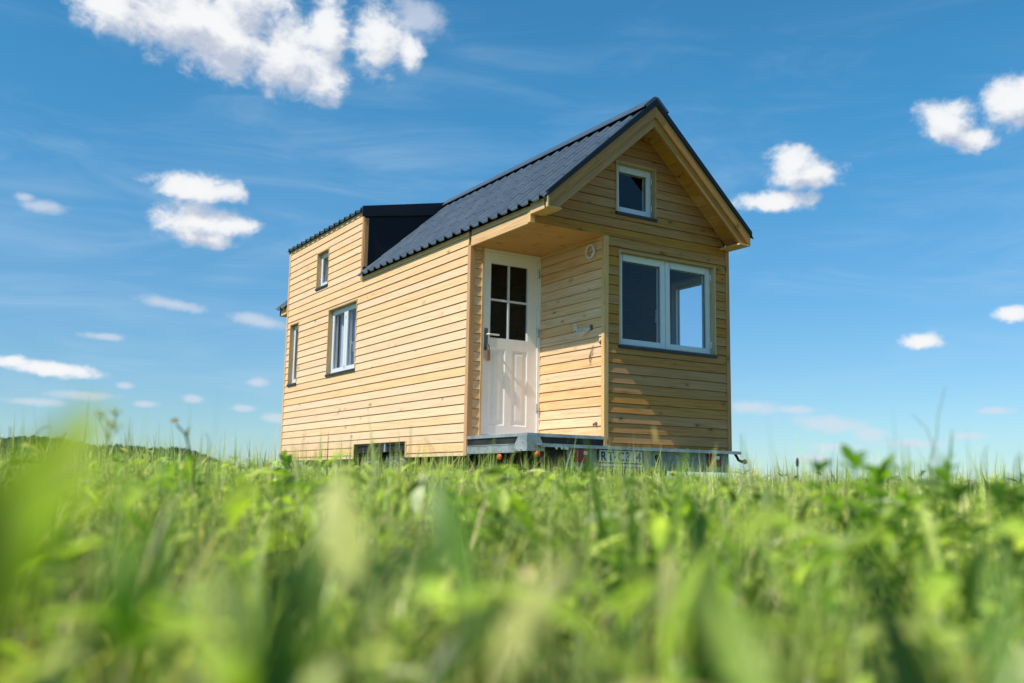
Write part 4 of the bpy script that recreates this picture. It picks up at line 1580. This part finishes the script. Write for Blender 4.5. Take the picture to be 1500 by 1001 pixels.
def dry_flower():
    b, h = stand(257, 622, 2.6)
    d = 2.6 / FPX
    foot = b + R_ * 30 * d
    foot[2] = 0
    pt = lambda px, py: (lambda q: q[0] + np.array([0, 0, q[1]]))(stand(px, py, 2.6))
    o = empty('wildflower', tuple(foot), 'wildflower with faded brown head on a bent stem at left', 'flower')
    part('stem', [stem([foot, pt(284, 690), pt(273, 640), pt(268, 632), pt(258, 622)], [0.003, 0.003, 0.0026, 0.0022, 0.002], (0.07, 0.10, 0.03))], M['leaf'], o)
    part('leaf', [ribbon(pt(272, 640), pt(279, 624), 0.008, (0.10, 0.18, 0.04), sag=0.002)], M['broad'], o)
    r = np.random.default_rng(4)
    n = 26
    c = pt(255, 618)
    dv = r.normal(0, 1, (n, 3))
    dv[:, 2] = np.abs(dv[:, 2]) * 0.8
    part('flower_head', [leaves(np.tile(c, (n, 1)), dv, r.normal(0, 1, (n, 3)), r.uniform(0.006, 0.013, n), r.uniform(0.004, 0.008, n), np.array([[0.30, 0.22, 0.16]]) * r.uniform(0.6, 1.4, (n, 1)))], M['broad'], o)


dry_flower()


def umbel(px, py, dist, label, heads):
    # thin stems that fan into flat flower heads
    pt = lambda x, y: (lambda q: q[0] + np.array([0, 0, q[1]]))(stand(x, y, dist))
    b, h = stand(px, py, dist)
    o = empty('umbel_flower', tuple(b), label, 'flower', 'umbel flowers at the left')
    r = np.random.default_rng(int(px))
    sp = [stem([b, pt(px, (py + 690) / 2 + 10), pt(px, py + 12)], [0.002, 0.0017, 0.0012], (0.16, 0.2, 0.07))]
    fl = []
    for (hx, hy) in heads:
        j = pt(hx, hy + 12)
        sp.append(stem([pt(px, py + 40), (pt(px, py + 40) + j) / 2 + np.array([0, 0, 0.004]), j], [0.0012, 0.001, 0.0008], (0.16, 0.2, 0.07)))
        for k in range(8):
            e = pt(hx + r.uniform(-9, 9), hy + r.uniform(-3, 4))
            sp.append(stem([j, e], [0.0006, 0.0005], (0.18, 0.22, 0.08), 4))
            n = 4
            fl.append(leaves(np.tile(e, (n, 1)), r.normal(0, 1, (n, 3)), r.normal(0, 1, (n, 3)), np.full(n, 0.004), np.full(n, 0.0035), np.array([[0.36, 0.38, 0.24]]) * r.uniform(0.7, 1.2, (n, 1))))
    part('stem', sp, M['leaf'], o)
    part('flower_head', fl, M['broad'], o)


umbel(158, 605, 2.3, 'thin umbel flower with several pale heads behind the yellow-green leaf', [(148, 604), (171, 600), (164, 618), (172, 622)])
umbel(88, 636, 3.0, 'small umbel flower with one flat pale head in front of the hill', [(88, 635)])


def stalk(name, pts, dist, rad, label, col, cat, head=None, group=None):
    pt = lambda x, y: (lambda q: q[0] + np.array([0, 0, q[1]]))(stand(x, y, dist))
    b, _ = stand(pts[0][0], pts[0][1], dist)
    path = [b] + [pt(*q) for q in pts]
    n = len(path)
    group = 'single tall grass stalks'
    rs = [rad * (1 - 0.6 * i / (n - 1)) for i in range(n)]
    if head is None:
        return thing(name, [stem(path, rs, col)], M['leaf'], label, cat, tuple(b), group)
    o = empty(name, tuple(b), label, cat, group)
    part('stem', [stem(path, rs, col)], M['leaf'], o)
    hl, hr_, hc = head
    d = path[-1] - path[-2]
    d /= np.linalg.norm(d)
    hp_ = [path[-1] + d * hl * t for t in (-0.05, 0.15, 0.4, 0.7, 0.92, 1.0)]
    part('seed_head', [stem(hp_, [hr_ * q for q in (0.3, 0.8, 1.0, 0.85, 0.5, 0.1)], hc, 8)], M['leaf'], o)
    return o


gs = (0.16, 0.20, 0.08)
stalk('grass_stalk', [(1362, 690), (1372, 640), (1374, 610), (1385, 567)], 2.4, 0.0016, 'tallest thin grass stalk against the sky at right', gs, 'grass stalk')
stalk('grass_stalk', [(1364, 680), (1366, 650), (1357, 628), (1336, 607)], 2.4, 0.0016, 'bent grass stalk beside the tallest one at right', gs, 'grass stalk')
stalk('grass_stalk', [(968, 690), (965, 665), (962, 650)], 2.0, 0.0016, 'grass stalk with pale seed head before the gable wall', gs, 'grass stalk', (0.035, 0.0035, (0.40, 0.33, 0.17)))
stalk('grass_stalk', [(1168, 692), (1168, 684)], 5.0, 0.004, 'dark thick stalk standing alone right of the trailer', (0.035, 0.03, 0.025), 'grass stalk', (0.045, 0.008, (0.035, 0.028, 0.022)))
stalk('grass_stalk', [(1086, 690), (1086, 660), (1085, 636)], 3.0, 0.0018, 'thin upright stalk beside the trailer crank', (0.12, 0.15, 0.07), 'grass stalk')
stalk('grass_stalk', [(15, 680), (15, 650), (15, 625)], 3.0, 0.0030, 'straight dark stalk at the far left against the hill', (0.05, 0.07, 0.04), 'grass stalk')
stalk('grass_stalk', [(38, 670), (48, 640), (60, 627), (73, 623)], 2.4, 0.0020, 'arching grass stalk at the left in front of the hill', gs, 'grass stalk')
stalk('grass_stalk', [(305, 690), (306, 650), (304, 638), (301, 634)], 2.8, 0.0018, 'thin hooked stalk right of the brown flower head', gs, 'grass stalk')
stalk('grass_stalk', [(445, 690), (442, 660), (447, 629)], 2.8, 0.0019, 'thin stalk before the far end of the long wall', gs, 'grass stalk')
stalk('grass_stalk', [(600, 690), (601, 650), (602, 624)], 2.9, 0.0028, 'yellowish stalk before the wheel arch', (0.24, 0.22, 0.09), 'grass stalk')
stalk('grass_stalk', [(646, 690), (636, 660), (622, 640)], 2.9, 0.0018, 'leaning stalk before the long wall', (0.24, 0.22, 0.12), 'grass stalk')
stalk('grass_stalk', [(1440, 690), (1443, 662), (1448, 652)], 2.2, 0.0018, 'short thin stalk near the right edge', gs, 'grass stalk')

# ------------------------------------------------------------------ light
SUN = np.array([-1.0, -0.118, 1.185])
SUN /= np.linalg.norm(SUN)
sl = bpy.data.lights.new('sun', 'SUN')
sl.energy = 4.9
sl.angle = math.radians(0.5)
sl.color = (1.0, 0.93, 0.82)
so = bpy.data.objects.new('sun', sl)
COL.objects.link(so)
so.rotation_euler = Vector(-SUN).to_track_quat('-Z', 'Y').to_euler()
so.location = (-20, -5, 25)

world = bpy.data.worlds.new('World')
scene.world = world
world.use_nodes = True
world.cycles.sampling_method = 'NONE'
nt = world.node_tree
for n in list(nt.nodes):
    nt.nodes.remove(n)
sky = N(nt, 'ShaderNodeTexSky', sky_type='NISHITA')
sky.sun_disc = False
sky.sun_elevation = math.asin(SUN[2])
sky.sun_rotation = math.atan2(SUN[0], SUN[1])
sky.altitude = 600
sky.air_density = 1.0
sky.dust_density = 0.3
sky.ozone_density = 2.0


def ell_frame(px, py, ax, ay, rot=0):
    c = ray(px, py)
    x = np.cross(c, [0, 0, 1.0])
    x /= np.linalg.norm(x)
    y = np.cross(x, c)
    rot = math.radians(rot)
    x2 = math.cos(rot) * x + math.sin(rot) * y
    y2 = -math.sin(rot) * x + math.cos(rot) * y
    e = Matrix(((x2[0], y2[0], c[0]), (x2[1], y2[1], c[1]), (x2[2], y2[2], c[2]))).to_euler()
    return c, e, (0.88 * ax / FPX, 0.86 * ay / FPX, 0.5)


CLOUDS = [(285, 22, 185, 58, -14), (165, 8, 75, 36), (245, 28, 90, 52), (330, 52, 105, 58, -12), (420, 88, 85, 52, -25), (478, 118, 52, 36, -30), (480, 52, 46, 50), (556, 62, 62, 46), (600, 78, 34, 26), (370, -10, 90, 40),
          (295, 278, 92, 26), (292, 325, 86, 38), (335, 330, 60, 24), (300, 352, 60, 18),
                   (1162, 240, 52, 36), (1180, 258, 74, 26), (1138, 294, 86, 20), (1382, 180, 56, 36, -14), (1425, 205, 44, 20), (1488, 152, 54, 40), (1510, 130, 30, 30),
          (1355, 500, 44, 17), (1482, 461, 36, 16), (70, 540, 84, 16, -4), (20, 530, 44, 12)]
FAINT = [(62, 303, 46, 13), (36, 289, 22, 9), (1165, 600, 40, 10), (1420, 640, 40, 9), (1225, 655, 50, 9), (1455, 602, 36, 8), (1215, 622, 90, 18, -4), (1275, 636, 40, 16), (1100, 597, 62, 16), (50, 589, 52, 9), (378, 560, 24, 10), (283, 584, 24, 10), (355, 598, 26, 8), (213, 592, 28, 8), (183, 565, 20, 8), (125, 580, 70, 10), (402, 612, 24, 12),
         (150, 493, 45, 8), (255, 446, 70, 12, -6), (378, 470, 60, 14, -8), (610, 28, 60, 26, -20), (1185, 672, 40, 10), (1340, 650, 60, 9)]


def cloud_group(name, items):
    g = bpy.data.node_groups.new(name, 'ShaderNodeTree')
    g.interface.new_socket('Vector', in_out='INPUT', socket_type='NodeSocketVector')
    g.interface.new_socket('Value', in_out='OUTPUT', socket_type='NodeSocketFloat')
    gi, go = g.nodes.new('NodeGroupInput'), g.nodes.new('NodeGroupOutput')
    cur = None
    for it in items:
        c, e, s = ell_frame(*it)
        m = g.nodes.new('ShaderNodeMapping')
        m.vector_type = 'TEXTURE'
        m.inputs['Location'].default_value = c
        m.inputs['Rotation'].default_value = e
        m.inputs['Scale'].default_value = s
        g.links.new(gi.outputs[0], m.inputs['Vector'])
        ln = g.nodes.new('ShaderNodeVectorMath')
        ln.operation = 'LENGTH'
        g.links.new(m.outputs[0], ln.inputs[0])
        if cur is None:
            cur = ln.outputs['Value']
        else:
            mn = g.nodes.new('ShaderNodeMath')
            mn.operation = 'SMOOTH_MIN'
            mn.inputs[2].default_value = 0.25
            g.links.new(cur, mn.inputs[0])
            g.links.new(ln.outputs['Value'], mn.inputs[1])
            cur = mn.outputs[0]
    sb = g.nodes.new('ShaderNodeMath')
    sb.operation = 'SUBTRACT'
    sb.inputs[0].default_value = 1.0
    g.links.new(cur, sb.inputs[1])
    # billowy detail
    mp = g.nodes.new('ShaderNodeMapping')
    mp.inputs['Scale'].default_value = (1, 1, 1.35)
    g.links.new(gi.outputs[0], mp.inputs['Vector'])
    tot = None
    for sc, am, det in ((19, 0.5, 2), (44, 1.3, 10)):
        nz = g.nodes.new('ShaderNodeTexNoise')
        nz.inputs['Scale'].default_value = sc
        nz.inputs['Detail'].default_value = det
        nz.inputs['Roughness'].default_value = 0.64
        nz.inputs['Distortion'].default_value = 0.25
        g.links.new(mp.outputs[0], nz.inputs['Vector'])
        a = g.nodes.new('ShaderNodeMath')
        a.operation = 'MULTIPLY_ADD'
        a.inputs[1].default_value = am
        a.inputs[2].default_value = -0.5 * am
        g.links.new(nz.outputs[0], a.inputs[0])
        if tot is None:
            tot = a.outputs[0]
        else:
            ad = g.nodes.new('ShaderNodeMath')
            ad.operation = 'ADD'
            g.links.new(tot, ad.inputs[0])
            g.links.new(a.outputs[0], ad.inputs[1])
            tot = ad.outputs[0]
    fin = g.nodes.new('ShaderNodeMath')
    fin.operation = 'ADD'
    g.links.new(sb.outputs[0], fin.inputs[0])
    g.links.new(tot, fin.inputs[1])
    g.links.new(fin.outputs[0], go.inputs[0])
    return g


gc, gf = cloud_group('cumulus', CLOUDS), cloud_group('faint_clouds', FAINT)
dirv = N(nt, 'ShaderNodeTexCoord').outputs['Generated']
nrm = N(nt, 'ShaderNodeVectorMath', operation='NORMALIZE')
L(nt, dirv, nrm.inputs[0])
dirv = nrm.outputs[0]


def use(g, off=None):
    n = N(nt, 'ShaderNodeGroup')
    n.node_tree = g
    v = dirv
    if off is not None:
        a = N(nt, 'ShaderNodeVectorMath', operation='ADD')
        L(nt, v, a.inputs[0])
        a.inputs[1].default_value = off
        v = a.outputs[0]
    L(nt, v, n.inputs[0])
    return n.outputs[0]


sdir = -R_ * 0.5 + np.array([0, 0, 1.0])
d0 = use(gc)
d1 = use(gc, tuple(sdir * 0.018))
f0 = use(gf)
alpha = ramp(nt, d0, 0.06, 0.62)
lit = ramp(nt, math_(nt, 'SUBTRACT', d0, d1), -0.42, 0.46)
thick = ramp(nt, d0, 0.2, 1.0)
ccol = mixc(nt, lit, (4.7, 5.3, 6.6), (9.3, 9.4, 9.5))
ccol = mixc(nt, math_(nt, 'MULTIPLY', math_(nt, 'SUBTRACT', 1.0, thick), 0.3), ccol, (6.6, 7.5, 8.8))
falpha = math_(nt, 'MULTIPLY', ramp(nt, f0, 0.0, 0.8), 0.62)
# cirrus veils
cir = noise(nt, vscale(nt, dirv, (3.0, 3.0, 14.0)), 1.6, 7, 0.62, 0.9)
sepd = N(nt, 'ShaderNodeSeparateXYZ')
L(nt, dirv, sepd.inputs[0])
broad = noise(nt, vscale(nt, dirv, (1.0, 1.0, 3.0)), 2.1, 3, 0.5, 0.4)
veil = math_(nt, 'ADD', math_(nt, 'MULTIPLY', ramp(nt, cir, 0.44, 0.80), 0.22), math_(nt, 'MULTIPLY', math_(nt, 'MULTIPLY', ramp(nt, broad, 0.42, 0.66), ramp(nt, cir, 0.25, 0.7)), 0.26))
low = ramp(nt, sepd.outputs[2], 0.10, 0.55, 1.0, 0.45)
veil = math_(nt, 'MULTIPLY', veil, low)
tint = mixc(nt, ramp(nt, sepd.outputs[2], 0.02, 0.42), (0.73, 1.00, 1.16), (0.45, 1.33, 1.56))
skyc = mixc(nt, 1.0, sky.outputs[0], tint, 'MULTIPLY')
hsv = N(nt, 'ShaderNodeHueSaturation')
hsv.inputs['Saturation'].default_value = 1.0
hsv.inputs['Value'].default_value = 1.0
L(nt, skyc, hsv.inputs['Color'])
SKY_K = 0.1                                # background strength; cloud colours are written at their final value
ten = lambda c: tuple(x / SKY_K for x in c)
c = mixc(nt, veil, hsv.outputs[0], ten((0.50, 0.68, 0.86)))
c = mixc(nt, falpha, c, ten((0.72, 0.76, 0.85)))
c = mixc(nt, alpha, c, ccol)
bg = N(nt, 'ShaderNodeBackground')
bg.inputs['Strength'].default_value = SKY_K
L(nt, c, bg.inputs['Color'])
wo = N(nt, 'ShaderNodeOutputWorld')
L(nt, bg.outputs[0], wo.inputs[0])
scene.cycles.max_bounces = 8
scene.cycles.transparent_max_bounces = 16
scene.cycles.sample_clamp_indirect = 8
